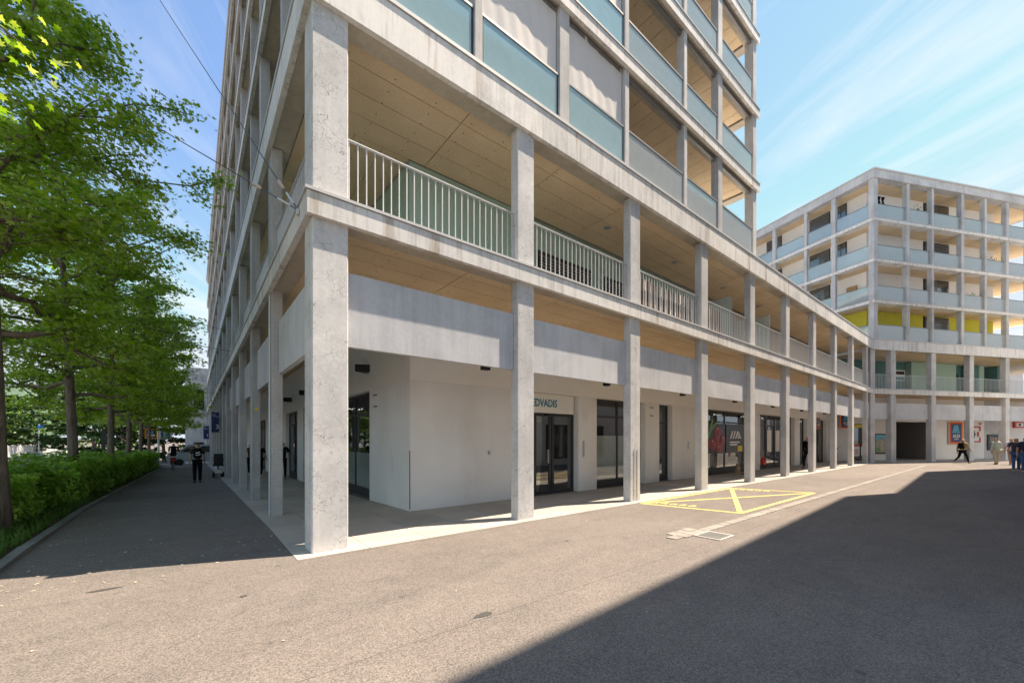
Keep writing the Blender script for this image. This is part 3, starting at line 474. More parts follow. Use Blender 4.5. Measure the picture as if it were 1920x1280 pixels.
# ---- flats above
LV = [8.40, 11.20, 14.0, 16.8, 19.6]
UC = [(0.0, 0.32), (2.70, 0.17), (4.87, 0.30), (7.18, 0.17), (10.06, 0.17), (12.24, 0.30), (15.05, 0.30)]
LC = [2.6 + 2.58 * k + (0.2 if k % 2 else -0.2) for k in range(20)]
for f in range(4):
    zb = LV[f]; zt = LV[f + 1] - 0.30
    edge(zt, zt + 0.30, 0.03, 1.21, 16.75, 57.5, thing_r=TW)
    # front: columns, balustrades, blinds
    for k, (u, w) in enumerate(UC):
        MB().post(X0 + u, X0 + u + w, Y0, Y0 + (0.30 if k in (0, 6) else 0.24), zb, zt + 0.045, c=0.008).build('column', M['conc'], TW)
    for k in range(6):
        a = X0 + UC[k][0] + UC[k][1] + 0.01; b = X0 + UC[k + 1][0] - 0.01
        bl = f == 0 and k < 3 or f == 1 and k in (1, 2)
        g = MB().box(a + (0.03 if bl else 0), b - (0.05 if bl else 0.03), 6.130, 6.145, zb + 0.02, zb + 1.0).build('balustrade_glass', M['blueglass' if bl else 'frost'], TW)
        box('handrail', M['railgrey'], g, a, b - 0.005, 6.110, 6.165, zb + 1.002, zb + 1.05)
        box('blind_rail', M['railgrey'], TW, a, b, 6.18, 6.24, zt - 0.10, zt + 0.04)
        if (f == 0 and k in (1, 2)) or (f == 1 and k == 2):
            n = 40; vs = []
            for r_ in range(9):
                for q in range(n + 1):
                    t = q / n; z = zb + 1.05 + (zt + 0.0 - zb - 1.05) * r_ / 8; vs.append((a + 0.02 + (b - a - 0.04) * t, 6.185 + 0.012 * math.sin(t * 9 + f * 2 + k) * (1 - r_ / 10) + 0.004 * math.sin(t * 37 + r_ * 0.7), z))
            MB().add(vs, [(r_ * (n + 1) + q, r_ * (n + 1) + q + 1, (r_ + 1) * (n + 1) + q + 1, (r_ + 1) * (n + 1) + q) for r_ in range(8) for q in range(n)]).build('fabric_blind', M['fabric'], TW, smooth=True)
        if bl: box('frame_post', M['dark'], g, b - 0.045, b - 0.002, 6.135, 6.18, zb + 0.02, zb + 1.0)
        if f == 0 and k == 0: box('window_frame', M['dark'], TW, a + 0.002, b - 0.002, 6.17, 6.21, zb + 1.0, zb + 1.05)
    # soffit boards run across the balcony
    x = 1.66
    while x < 16.2:
        box('soffit_board', M['soffit'], TW, x + 0.008, min(x + 0.62, 16.35) - 0.008, 6.46, 8.28, zt + 0.10, zt + 0.12); x += 0.62
    box('soffit_backing', M['roomdark'], TW, 1.66, 16.38, 6.47, 8.27, zt + 0.123, zt + 0.13)
    box('end_beam', M['beam'], TW, 16.40, 16.745, 6.45, 9.0, zt + 0.045, zt + 0.27); box('floor_slab', M['floorc'], TW, 1.66, 16.39, 6.46, 9.0, zt + 0.14, zt + 0.28)
    # side street: columns and glass
    for k, y in enumerate(LC):
        yy = Y0 + y
        if yy > 57: break
        MB().post(X0, X0 + 0.2, yy, yy + (0.3 if k % 2 else 0.18), zb, zt + 0.045, c=0.008).build('column', M['rough'], TW)
        y1 = (Y0 + LC[k - 1] + 0.3) if k else Y0 + 0.34
        g = MB().box(1.40, 1.415, y1 + 0.01, yy - 0.01, zb + 0.02, zb + 1.0).build('balustrade_glass', M['frost'], TW); box('handrail', M['railgrey'], g, 1.38, 1.435, y1, yy, zb + 1.002, zb + 1.05)
    box('soffit_sheet', M['soffit'], TW, 1.65, 3.7, 8.3, 57.4, zt + 0.10, zt + 0.12); box('floor_slab', M['floorc'], TW, 1.65, 3.9, 8.31, 57.4, zt + 0.14, zt + 0.28)
    # inner walls with window doors
    box('wall', M['render'], TW, 3.70, 15.2, 8.30, 8.5, zb, zt + 0.09); box('wall', M['render'], TW, 3.70, 3.9, 8.51, 57.3, zb, zt + 0.09)
    for k in range(4):
        o = box('window', M['dark'], TW, 4.6 + k * 2.7, 6.3 + k * 2.7, 8.26, 8.297, zb + 0.05, zb + 2.25); box('pane', M['glass'], o, 4.68 + k * 2.7, 6.22 + k * 2.7, 8.25, 8.258, zb + 0.15, zb + 2.15)
    for k in range(9):
        o = box('window', M['dark'], TW, 3.66, 3.697, 10.0 + k * 5.1, 12.0 + k * 5.1, zb + 0.05, zb + 2.25); box('pane', M['glass'], o, 3.65, 3.658, 10.08 + k * 5.1, 11.92 + k * 5.1, zb + 0.15, zb + 2.15)
box('roof', M['grey'], TW, 1.15, 16.8, 5.95, 57.6, 19.64, 20.05)
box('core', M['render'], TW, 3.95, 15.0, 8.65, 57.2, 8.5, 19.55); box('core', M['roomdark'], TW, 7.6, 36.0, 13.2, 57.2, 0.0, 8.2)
box('roof', M['grey'], WG, 16.82, 36.4, 6.5, 20, 8.05, 8.36)
# string lights on a first-floor balcony, drain pipes down two columns, cable clips
pts = [(9.2, 7.6, 11.0), (10.2, 7.9, 10.6), (11.1, 7.6, 10.95), (11.15, 7.62, 10.2), (11.2, 7.66, 9.6)]
MB().tube(pts, 0.008, 5).build('string_light', M['black'], TW)
for x in (8.68 + 0.16, 8.68 + 0.29): MB().tube([(x, 6.08, 0.05), (x, 6.08, 1.35)], 0.008, 8).build('drain_pipe', M['steel'], TW)
MB().tube([(1.268, 9.86, -0.1), (1.268, 9.86, 4.68)], 0.018, 8).build('drain_pipe', M['steel'], TW)
# ------------------------------------------------------------------ corner block of flats at the end of the square
BB = thing('corner_building', (Q[0], Q[1], 0), 'five-storey white block of flats with glass balconies beyond the colonnade', 'building')
def bx(name, mat, fr, *a, parent=None): return MB().box(*a, fr=fr).build(name, mat, parent or BB)
for z0, z1 in ((-0.03, 4.745), (5.06, 7.745)):
    MB().post(-0.30, 0.10, 0.0, 0.3, z0, z1, FB).build('column', M['conc'], BB)
    for k in range(5): u = 1.52 + 3.75 * k; MB().post(u, u + 0.44, 0.0, 0.34, z0, z1, FB).build('column', M['conc'], BB)
for z0, z1, ct in ((4.70, 5.02, 0.04), (7.72, 8.38, 0.06)):
    for k in range(5):
        a, b = -0.12 + 3.75 * k, -0.12 + 3.75 * (k + 1); bx('fascia_panel', M['fascia'], FB, a + 0.004, b - 0.004, -0.08, 0.0, z0, z1); bx('edge_cap', M['cap'], FB, a, b - 0.003, -0.105, 0.4, z1, z1 + ct)
    bx('edge_beam', M['beam'], FB, -0.1, 18.6, 0.003, 0.4, z0 + 0.045, z1 - 0.03)
    for k in range(8):
        for r, (v0, v1) in enumerate(((0.41, 1.0), (1.0, 1.6), (1.6, 2.2), (2.2, 3.0))):
            if z0 < 5 or True: bx('soffit_board', M['soffit'], FB, 0.4 + 2.3 * k, 0.39 + 2.3 * (k + 1), v0 + 0.006, v1 - 0.006, z0 + 0.09, z0 + 0.115)
    bx('floor_slab', M['floorc'], FB, 0.4, 18.6, 0.41, 8.0, z0 + 0.12, z0 + 0.28)
for k in range(5):
    a = (0.13 if k == 0 else 1.52 + 3.75 * (k - 1) + 0.46); b = 1.52 + 3.75 * k - 0.02
    bx('spandrel_panel', M['grey'], FB, a, b, 0.20, 0.29, 2.99, 4.1)
    r = bx('railing', M['steel'], FB, a, b, 0.10, 0.15, 6.05, 6.065); n = max(3, int((b - a) / 0.131)); mb = MB()
    for q in range(n + 1): u = a + 0.01 + (b - a - 0.02) * q / n; mb.box(u - 0.008, u + 0.008, 0.117, 0.133, 5.065, 6.045, FB)
    mb.build('balusters', M['steel'], r, kind='stuff')
# ground storey back wall (v = 2.3): shop windows, passage, white walls
for a, b in ((-0.55, 1.18), (3.05, 5.45), (8.9, 12.9), (13.0, 14.9), (17.0, 19.5)): bx('wall', M['render'], FB, a, b, 2.3, 2.5, -0.03, 4.76)
bx('wall', M['render'], FB, 1.18, 3.05, 2.3, 2.5, 2.75, 4.76); bx('wall', M['render'], FB, 5.45, 8.9, 2.3, 2.5, 2.95, 4.76); bx('wall', M['grey'], FB, 14.9, 17.0, 2.36, 2.5, -0.03, 4.76); bx('wall', M['grey'], FB, 12.9, 13.0, 2.36, 2.5, -0.03, 4.76)
ws = opening(1.18, 3.05, 0.0, 2.75, y=2.42, mull=(2.0,), base=0.28, ow=BB, fr=FB)
bx('window_poster', M['white'], FB, 1.24, 2.0, 2.395, 2.405, 0.36, 1.05, parent=ws); bx('window_poster', M['white'], FB, 2.14, 2.93, 2.395, 2.405, 0.36, 1.05, parent=ws)
for a, b in ((1.24, 2.0), (2.14, 2.93)): bx('poster_band', M['red'], FB, a, b, 2.388, 2.394, 1.06, 1.22, parent=ws)
bx('poster_emblem', M['red'], FB, 2.40, 2.68, 2.388, 2.394, 0.50, 0.88, parent=ws); bx('poster_emblem', M['black'], FB, 2.49, 2.59, 2.382, 2.387, 0.58, 0.70, parent=ws)
for k in range(3): bx('poster_line', M['red'], FB, 1.36, 1.88, 2.388, 2.394, 0.50 + 0.13 * k, 0.55 + 0.13 * k, parent=ws)
bx('fascia_light', M['yellowprint'], FB, 1.2, 3.03, 2.38, 2.41, 2.45, 2.7)
r = MB(); r.add([FB.p(u, v, z) for z in (0.0, 2.94) for u, v in ((1.1, 2.6), (3.1, 2.6), (3.1, 6), (1.1, 6))], [(0, 1, 2, 3), (4, 5, 6, 7), (2, 3, 7, 6), (3, 0, 4, 7), (1, 2, 6, 5)]); r.build('room', M['room'], BB)
r = MB(); r.add([FB.p(u, v, z) for z in (0.004, 2.94) for u, v in ((5.45, 2.5), (8.9, 2.5), (8.9, 15), (5.45, 15))], [(0, 1, 2, 3), (4, 5, 6, 7), (2, 3, 7, 6), (3, 0, 4, 7), (1, 2, 6, 5)]); r.build('passage', M['passage'], BB)
for z in (0.28, 1.12): bx('passage_rail', M['black'], FB, 5.5, 5.56, 2.6, 8, z, z + 0.06)
# upper storeys
BLV = [8.45, 11.13, 13.94, 16.74, 19.63]
def bpt(a, b):
    q = Vector(Q) + FB.e * a + FL.e * b; return (q.x, q.y)
BC = [2.96, 5.30, 8.20, 10.57, 12.84, 15.3]; BS = [2.42, 4.48, 7.08, 9.4]
def slab(z0, z1, grow, mat, nm):
    MB().prism([bpt(-grow, -grow), bpt(18 + grow, -grow), bpt(18 + grow, 3.6), bpt(14.4, 3.6), bpt(14.4, 11), bpt(-grow, 14)], z0, z1).build(nm, M[mat], BB)
for f in range(4):
    zb = BLV[f]; zt = BLV[f + 1] - 0.22; wm = M['limewall'] if f == 0 else M['render']
    if f < 3: slab(zt, BLV[f + 1] - 0.035, 0.06, 'fascia', 'balcony_slab'); slab(BLV[f + 1] - 0.032, BLV[f + 1], 0.09, 'cap', 'edge_cap')
    MB().prism([bpt(0.45, 0.45), bpt(17.6, 0.45), bpt(17.6, 3.2), bpt(14.3, 3.2), bpt(14.3, 10.5), bpt(0.45, 13)], zt - 0.025, zt - 0.004).build('soffit_sheet', M['soffit'], BB)
    MB().prism([bpt(1.35, 1.35), bpt(14.2, 1.35), bpt(14.2, 10), bpt(1.35, 13)], zb, zt - 0.03).build('wall', wm, BB)
    MB().post(-0.02, 0.34, 0.0, 0.34, zb, zt - 0.002, FB).build('column', M['conc'], BB)
    prev = 0.36
    for k, u in enumerate(BC):
        w = 0.28 if k % 2 == 0 else 0.22; MB().post(u, u + w, 0.0, 0.30, zb, zt - 0.002, FB).build('column', M['conc'], BB)
        g = bx('balustrade_glass', M['frost'], FB, prev, u - 0.02, 0.12, 0.135, zb + 0.03, zb + 1.0); bx('handrail', M['railgrey'], FB, prev, u - 0.01, 0.10, 0.155, zb + 1.002, zb + 1.04, parent=g); prev = u + w + 0.02
    prev = 0.36
    for k, u in enumerate(BS):
        w = 0.28 if k % 2 == 0 else 0.22; MB().post(u, u + w, 0.0, 0.24, zb, zt - 0.002, FL).build('column', M['conc'], BB)
        g = bx('balustrade_glass', M['clear'], FL, prev, u - 0.02, 0.12, 0.135, zb + 0.03, zb + 1.0); bx('handrail', M['railgrey'], FL, prev, u - 0.01, 0.10, 0.155, zb + 1.002, zb + 1.04, parent=g); prev = u + w + 0.02
    def win(fr, a, b, v, blind=True):
        zt2 = zt - 0.10; o = bx('window', M['dark'], fr, a, b, v - 0.05, v - 0.003, zb + 0.02, zt2); m_ = (a + b) / 2
        for q0, q1 in ((a + 0.06, m_ - 0.03), (m_ + 0.03, b - 0.06)):
            bx('pane', M['glass'], fr, q0, q1, v - 0.06, v - 0.052, zb + 0.1, zt2 - 0.07, parent=o)
        if blind:
            n = 16; h = zt2 - zb - 0.4
            for q in range(n): bx('slat', M['louvre'], fr, a + 0.05, m_ - 0.02 if (f + int(a)) % 2 else b - 0.05, v - 0.11, v - 0.07, zt2 - 0.08 - q * h / n - 0.05, zt2 - 0.08 - q * h / n, parent=o)
    v = 1.35 * 0.9937
    win(FB, 6.65, 9.2, v); win(FL, 3.6, 5.15, v); win(FL, 7.5, 8.9, v)
    if f in (2, 3): win(FL, 2.45, 3.2, v, False)
slab(19.41, 19.95, 0.08, 'conc', 'roof_fascia'); slab(19.953, 20.05, 0.14, 'cap', 'roof')
# terrace storey: teal and mint boxes behind the railing
bx('terrace_wall', M['teal'], FB, 0.3, 8.1, 3.4, 3.6, 5.03, 7.78); bx('terrace_wall', M['mint'], FB, 8.11, 13.0, 3.0, 5.0, 5.03, 7.78); bx('terrace_wall', M['teal'], FB, 13.2, 14.6, 3.6, 3.8, 5.03, 7.78); bx('door', M['dark'], FB, 13.3, 14.2, 3.55, 3.597, 5.04, 7.1); bx('terrace_wall', M['teal'], FB, 14.62, 15.6, 3.0, 5.0, 5.03, 7.78); bx('terrace_wall', M['mint'], FB, 15.61, 16.2, 2.98, 5.0, 5.03, 7.78); bx('terrace_wall', M['teal'], FB, 17.8, 19.3, 3.0, 5.0, 5.03, 7.78)
bx('wall_picture', M['white'], FB, 6.7, 8.0, 3.36, 3.398, 6.3, 7.15); bx('wall_picture', M['petrol'], FB, 6.8, 7.9, 3.35, 3.358, 6.35, 6.6); bx('wall_picture', M['black'], FB, 6.8, 7.9, 3.35, 3.358, 6.8, 7.05)

bx('terrace_wall', M['teal'], FB, 17.2, 24, 6.0, 6.2, 5.03, 7.78)
bx('wall', M['render'], FB, 19.51, 26, 2.3, 2.5, -0.03, 4.76); bx('fascia_panel', M['fascia'], FB, 18.64, 26, -0.08, 0.0, 4.70, 5.02); bx('fascia_panel', M['fascia'], FB, 18.64, 26, -0.08, 0.0, 7.72, 8.38); bx('floor_slab', M['floorc'], FB, 18.64, 26, 0.01, 6.2, 4.82, 4.98); bx('floor_slab', M['floorc'], FB, 18.64, 26, 0.01, 6.2, 7.84, 8.3); bx('spandrel_panel', M['grey'], FB, 17.0, 20.3, 0.20, 0.29, 2.99, 4.1)
NB = thing('neighbour_building', FB.p(24, 14, 0), 'low pale house glimpsed behind the right end of the white block', 'building')
MB().box(16, 40, 12, 22, 0, 9.6, FB).build('wall', M['render'], NB); MB().box(15.5, 40.5, 11.4, 22.5, 9.61, 10.2, FB).build('roof', M['grey'], NB)
for k in range(5):
    for z in (2.0, 5.4, 7.6): o = MB().box(17 + 3.2 * k, 18.6 + 3.2 * k, 11.95, 11.99, z, z + 1.5, FB).build('window', M['dark'], NB); MB().box(17.1 + 3.2 * k, 18.5 + 3.2 * k, 11.94, 11.948, z + 0.1, z + 1.4, FB).build('pane', M['glass'], o)
# ------------------------------------------------------------------ building across the square (behind the camera): casts the long shadow
OB = thing('opposite_building', (10, -6, 0), 'pale block of flats behind the viewer whose shadow crosses the square', 'building')
fp = [(6.0, -1.24), (10.27, -0.98), (23.27, -0.35), (24.27, -1.14), (37.2, -0.56), (39.7, -1.73), (41, -3.6), (41, -14), (6.0, -14)]
MB().prism(fp, 0, 18.0).build('wall', M['render'], OB)
fo = Fr((6.0, -1.22), (13.0, 0.63), (0.63, -13.0))
for z in (0.4, 5.0, 8.6, 11.4):
    for k in range(5):
        o = MB().box(1.2 + 3.2 * k, 3.2 + 3.2 * k, -0.04, 0.0, z, z + 2.1, fo).build('window', M['dark'], OB); MB().box(1.28 + 3.2 * k, 3.12 + 3.2 * k, -0.05, -0.042, z + 0.08, z + 2.02, fo).build('pane', M['glass'], o)
MB().box(0, 17, -0.03, 0.0, 0, 0.35, fo).build('plinth', M['brick'], OB)

# ------------------------------------------------------------------ building closing the footpath
EB = thing('end_building', (0.3, 58.5, -1.1), 'grey board-marked concrete stair tower with a small balcony at the path end', 'building')
y0 = 58.5
for a, b, z0, z1 in ((-0.72, 0.02, -1.5, 9.0), (0.98, 1.28, -1.5, 9.0), (0.02, 0.98, 1.25, 4.55), (0.02, 0.98, 7.3, 9.0)): box('wall', M['conc'], EB, a, b, y0, y0 + 0.4, z0, z1)
box('wall', M['conc'], EB, -0.72, -0.4, y0 + 0.41, y0 + 12, -1.5, 9.0); box('wall', M['roomdark'], EB, -0.39, 3, y0 + 1.4, y0 + 1.6, -1.5, 9.0)
box('floor_slab', M['conc'], EB, -0.85, 1.28, y0 - 0.35, y0 + 1.3, 4.58, 4.95); box('roof_fascia', M['conc'], EB, -0.75, 1.28, y0 - 0.25, y0 + 1.3, 7.35, 8.2) ; box('roof', M['grey'], EB, -0.7, 6, y0 + 0.1, y0 + 12, 9.01, 9.8)
for k in range(8): box('baluster', M['dark'], EB, 0.05 + k * 0.13, 0.08 + k * 0.13, y0 - 0.1, y0 - 0.07, 4.95, 6.1)
box('handrail', M['dark'], EB, 0.02, 1.0, y0 - 0.11, y0 - 0.06, 6.1, 6.14); box('door', M['dark'], EB, 0.05, 0.95, y0 + 0.3, y0 + 0.38, -1.1, 1.2)
for k in range(3): box('step', M['conc'], EB, -0.7 + 0.1 * k, 1.26, y0 - 1.2 + 0.35 * k, y0 - 0.86 + 0.35 * k, -1.3, -1.0 + 0.13 * k)

# ------------------------------------------------------------------ square: drain channel of setts, grate, yellow box
CH = put('drain_channel', None, (6.1, 3.5, 0), kind='structure', label='line of pale setts draining the square')
sm = [MB().box(-0.115 + j, 0.115 - j, -0.085, 0.085, -0.05, 0.012 + 0.002 * k).mesh('sett', M['sett'])[0] for k, j in enumerate((0, 0.004, 0.008))]
x = 6.35
while x < 35:
    for r_ in range(2):
        if x < 6.9 and r_ == 1 or r_ == 0:
            o = put('sett', sm[random.randrange(3)], (x, 3.40 + 0.18 * r_ + 0.0 * x, -0.019 + random.uniform(-.002, .002)), CH); o.rotation_euler = (0, 0, random.uniform(-.02, .02))
    x += 0.245
put('sett', sm[0], (6.11, 3.44, -0.018), CH)
GR = thing('drain_grate', (6.75, 3.12, 0), 'square iron drain grate with leaves beside the pale setts', 'drain grate')
for k in range(8): box('grate_bar', M['kerb'], GR, 6.52 + k * 0.058, 6.555 + k * 0.058, 2.93, 3.28, 0.003, 0.012)
fr_ = MB().box(6.48, 7.0, 2.89, 2.925, -.02, 0.014); fr_.box(6.48, 7.0, 3.285, 3.315, -.02, 0.014); fr_.box(6.48, 6.515, 2.925, 3.285, -.02, 0.014); fr_.box(6.965, 7.0, 2.925, 3.285, -.02, 0.014); fr_.build('grate_frame', M['paving'], GR)
YB = put('road_marking', None, (11, 4.8, 0.004), kind='structure', label='yellow crossed no-parking box painted on the asphalt')
c4 = [(8.70, 5.80), (13.80, 5.78), (14.45, 3.72), (9.25, 3.70)]
c4 = [(8.72, 5.80), (13.75, 5.78), (14.45, 3.72), (9.25, 3.70)]
def strip(a, b, w, z=0.004):
    a, b = Vector(a), Vector(b); t = (b - a).normalized(); n = Vector((-t.y, t.x)) * w / 2
    MB().add([(*(a - n), z), (*(b - n), z), (*(b + n), z), (*(a + n), z)], [(0, 1, 2, 3)]).build('painted_line', M['yellow'], YB)
for k in range(4): strip(c4[k], c4[(k + 1) % 4], 0.085, 0.004 + 0.0006 * k)
strip(c4[0], c4[2], 0.085, 0.0068); strip(c4[1], c4[3], 0.11, 0.0076)
for k in range(9):
    t = 0.12 + 0.05 * k; a = Vector(c4[0]).lerp(Vector(c4[3]), t) + Vector((0.28, 0.05)); strip(a, a + Vector((0.2, 0.04 * (-1) ** k)), 0.05)
    a = Vector(c4[1]).lerp(Vector(c4[2]), t) + Vector((-0.35, 0.02)); strip(a, a + Vector((0.2, 0.03 * (-1) ** k)), 0.05)

# ------------------------------------------------------------------ planting bed, kerb, road behind
def kx(y): return -1.75 - 0.30 * min(1.0, max(0.0, (y - 6) / 8.0))
ys = [4.0, 8.33, 10, 15, 20, 30, 40, 50, 53]; vs = [(kx(y) - 0.12, y, gz(0, y) + 0.03) for y in ys] + [(-5.2, y, gz(0, y) + 0.05) for y in ys]; n = len(ys)
MB().add(vs, [(i, i + 1, n + i + 1, n + i) for i in range(n - 1)]).build('planting_bed', M['soil'], kind='structure', label='strip of bare soil under the hedge and trees')
KB = put('kerb', None, (-1.9, 8, 0), kind='structure', label='granite edging of the planting strip')
y = 4.0; km = MB().box(-0.06, 0.06, -0.495, 0.495, -0.1, 0.05).mesh('kerb_stone', M['kerb'])[0]
while y < 52:
    o = put('kerb_stone', km, (kx(y + 0.5) - 0.06, y + 0.5, gz(0, y + 0.5) - 0.022), KB); o.rotation_euler = (-math.atan(0.0222) if y > 8.2 else 0, 0, 0.0375 if 6 < y < 14 else 0); y += 1.0
ys = [-40, 0, 8.33, 20, 40, 60, 75, 140]; vs = [(-6.0, y, gz(0, y) + 0.006) for y in ys] + [(-16, y, gz(0, y) + 0.006) for y in ys]; n = len(ys)
MB().add(vs, [(i, i + 1, n + i + 1, n + i) for i in range(n - 1)]).build('road', M['asphalt'], kind='structure', label='street beyond the hedge')
for y in range(14, 110, 9): MB().add([(-10.9, y, gz(0, y) + 0.011), (-11.05, y, gz(0, y) + 0.011), (-11.05, y + 3, gz(0, y + 3) + 0.011), (-10.9, y + 3, gz(0, y + 3) + 0.011)], [(0, 1, 2, 3)]).build('lane_dash', M['white'], bpy.data.objects['road'])
WLOC['road'] = WLOC.get('road', Vector((0, 0, 0)))

for (x, y, a, b) in ((2.07, 3.02, 0.10, 0.045), (-0.74, 6.03, 0.13, 0.04), (9.8, 1.9, 0.05, 0.04), (4.6, 4.4, 0.04, 0.03), (0.4, 4.9, 0.035, 0.03)):
    n = 14; vs = [(x + a * math.cos(2 * math.pi * k / n) * random.uniform(.8, 1.15), y + b * math.sin(2 * math.pi * k / n) * random.uniform(.8, 1.15), 0.0035) for k in range(n)]
    MB().add(vs, [tuple(range(n))]).build('tar_patch', M['tar'], bpy.data.objects['ground'])
# ------------------------------------------------------------------ foliage
def leaf_cloud(name, cen, nor, size, tmpl, tris, mat, parent, kind=None):
    n = len(cen); cen = np.asarray(cen, float); nor = np.asarray(nor, float); nor /= np.linalg.norm(nor, axis=1)[:, None] + 1e-9
    rv = rng.normal(size=(n, 3)); t = np.cross(nor, rv); t /= np.linalg.norm(t, axis=1)[:, None] + 1e-9; b = np.cross(nor, t)
    T = np.asarray(tmpl, float); size = np.asarray(size)[:, None, None]; asp = rng.uniform(0.65, 1.1, (n, 1, 1)); cur = rng.uniform(-0.6, 1.6, (n, 1, 1))
    V = cen[:, None, :] + size * (T[None, :, 0:1] * asp * t[:, None, :] + T[None, :, 1:2] * b[:, None, :] + (T[None, :, 2:3] * cur - 0.35 * cur * T[None, :, 0:1] ** 2) * nor[:, None, :])
    k = len(T); F = (np.asarray(tris)[None] + (np.arange(n) * k)[:, None, None]).reshape(-1, 3); V = V.reshape(-1, 3); mid = V.mean(0); V = V - mid
    me = bpy.data.meshes.new(name); me.vertices.add(len(V)); me.vertices.foreach_set('co', V.ravel()); me.loops.add(F.size); me.loops.foreach_set('vertex_index', F.ravel().astype(np.int32))
    me.polygons.add(len(F)); me.polygons.foreach_set('loop_start', np.arange(0, F.size, 3, dtype=np.int32)); me.polygons.foreach_set('loop_total', np.full(len(F), 3, np.int32)); me.materials.append(mat); me.update(calc_edges=True); me.validate()
    return put(name, me, mid, parent, kind=kind)
def maple():
    pts = []
    for a, r in ((-90, .18), (-62, .42), (-38, .30), (-12, .62), (18, .34), (40, .80), (62, .42), (90, 1.0), (118, .42), (140, .80), (162, .34), (192, .62), (218, .30), (242, .42)):
        pts.append((r * 0.5 * math.cos(R(a)), r * 0.5 * math.sin(R(a)), -0.10 * r * r))
    T = [(0, 0, 0.02)] + pts; n = len(pts); return T, [(0, 1 + i, 1 + (i + 1) % n) for i in range(n)]
MAPLE = maple()
OVAL = ([(0, -.5, -.03), (.22, -.2, 0), (.26, .12, 0), (0, .5, -.06), (-.26, .12, 0), (-.22, -.2, 0)], [(0, 1, 5), (1, 2, 5), (2, 4, 5), (2, 3, 4)])
STAR = ([(0, -.3, 0), (.2, -.1, -.02), (.5, .05, -.05), (.15, .15, 0), (0, .5, -.05), (-.15, .15, 0), (-.5, .05, -.05), (-.2, -.1, -.02)], [(0, 1, 7), (1, 2, 3), (1, 3, 7), (3, 4, 5), (3, 5, 7), (5, 6, 7)])
def tree(name, x, y, h, r, base, label, mat='maple', leaves=16000, size=0.19, tmpl=MAPLE, trunk_r=0.15, group='street trees along the footpath', limbs=26, cat='tree', seed=0, low=0.12):
    rs = np.random.default_rng(100 + seed); z0 = gz(x, y); t = thing(name, (x, y, z0), label, cat, group)
    lean = rs.normal(size=2) * 0.25; tr = []
    for k in range(9):
        f = k / 8; tr.append((x + lean[0] * f + 0.05 * math.sin(3 * f + seed), y + lean[1] * f + 0.05 * math.cos(4 * f + seed), z0 - 0.1 + f * h * 0.9))
    tk = MB(); rad = [trunk_r * (1.35 if k == 0 else 1.0) * (1 - 0.85 * (k / 8) ** 1.1) + 0.012 for k in range(9)]; tk.tube(tr, rad, 10); tk.build('trunk', M['bark'], t, smooth=True)
    br = MB(); C = []; Nn = []; S = []
    def at(zf): q = zf * 8 / 0.9; k = min(7, int(q)); a, b = Vector(tr[k]), Vector(tr[k + 1]); return a.lerp(b, q - k)
    segs = []
    for k in range(limbs):
        f = low + (0.86 - low) * (k + 0.5) / limbs * 1.0; zr = base / h + (0.88 - base / h) * (k + 0.3) / limbs; p = at(min(0.88, zr)); az = k * 2.39996 + rs.normal() * 0.3
        g = (zr - base / h) / (1 - base / h); prof = math.sin(math.pi * min(1, 0.22 + 0.78 * g) ** 0.8) ** 0.7; ln = r * (0.35 + 0.75 * prof) * rs.uniform(0.8, 1.12); el = 0.12 + 0.75 * g + rs.normal() * 0.1
        d = Vector((math.cos(az) * math.cos(el), math.sin(az) * math.cos(el), math.sin(el))); pts = [p]; n = 6
        for q in range(1, n + 1):
            pts.append(p + d * ln * q / n + Vector((rs.normal() * 0.06 * q, rs.normal() * 0.06 * q, -0.035 * ln * (q / n) ** 2 + rs.normal() * 0.04 * q)))
        br.tube(pts, [0.055 * (1 - 0.85 * q / n) * (1.1 - 0.6 * g) + 0.006 for q in range(n + 1)], 5)
        for q in range(2, n + 1):
            for s in range(3):
                az2 = az + rs.uniform(-1.35, 1.35); l2 = ln * rs.uniform(0.22, 0.42); d2 = Vector((math.cos(az2), math.sin(az2), rs.uniform(-0.15, 0.35))); e = pts[q] + d2 * l2 + Vector((0, 0, -0.06)); m = pts[q].lerp(e, 0.5) + Vector((0, 0, 0.05))
                br.tube([pts[q], m, e], [0.014, 0.010, 0.004], 4, False); segs.append((pts[q], m, e))
    br.build('branches', M['bark'], t, smooth=True)
    per = max(1, leaves // len(segs)); A = np.array([[*a, *m, *e] for a, m, e in segs])
    idx = np.repeat(np.arange(len(segs)), per); u = rs.uniform(0.15, 1.12, len(idx))[:, None]; a, m, e = A[idx, :3], A[idx, 3:6], A[idx, 6:]
    c = np.where(u < 0.5, a + (m - a) * u * 2, m + (e - m) * (u - 0.5) * 2) + rs.normal(size=(len(idx), 3)) * np.array([0.17, 0.17, 0.10])
    nn = np.array([0, 0, 1.0]) + rs.normal(size=(len(idx), 3)) * 0.55; out = c - np.array([x, y, z0 + h * 0.5]); out[:, 2] *= 0.2; nn += 0.35 * out / (np.linalg.norm(out, axis=1)[:, None] + .1)
    leaf_cloud('crown', c, nn, rs.uniform(0.7, 1.25, len(c)) * size, *tmpl, M[mat], t); return t
LBL = ['street maple nearest the square whose trunk stands at the left picture edge', 'second street maple from the square rising behind the near hedge', 'third street maple from the square with a straight grey trunk', 'fourth street maple from the square along the footpath', 'fifth street maple from the square along the footpath', 'sixth street maple from the square near the sign pole']
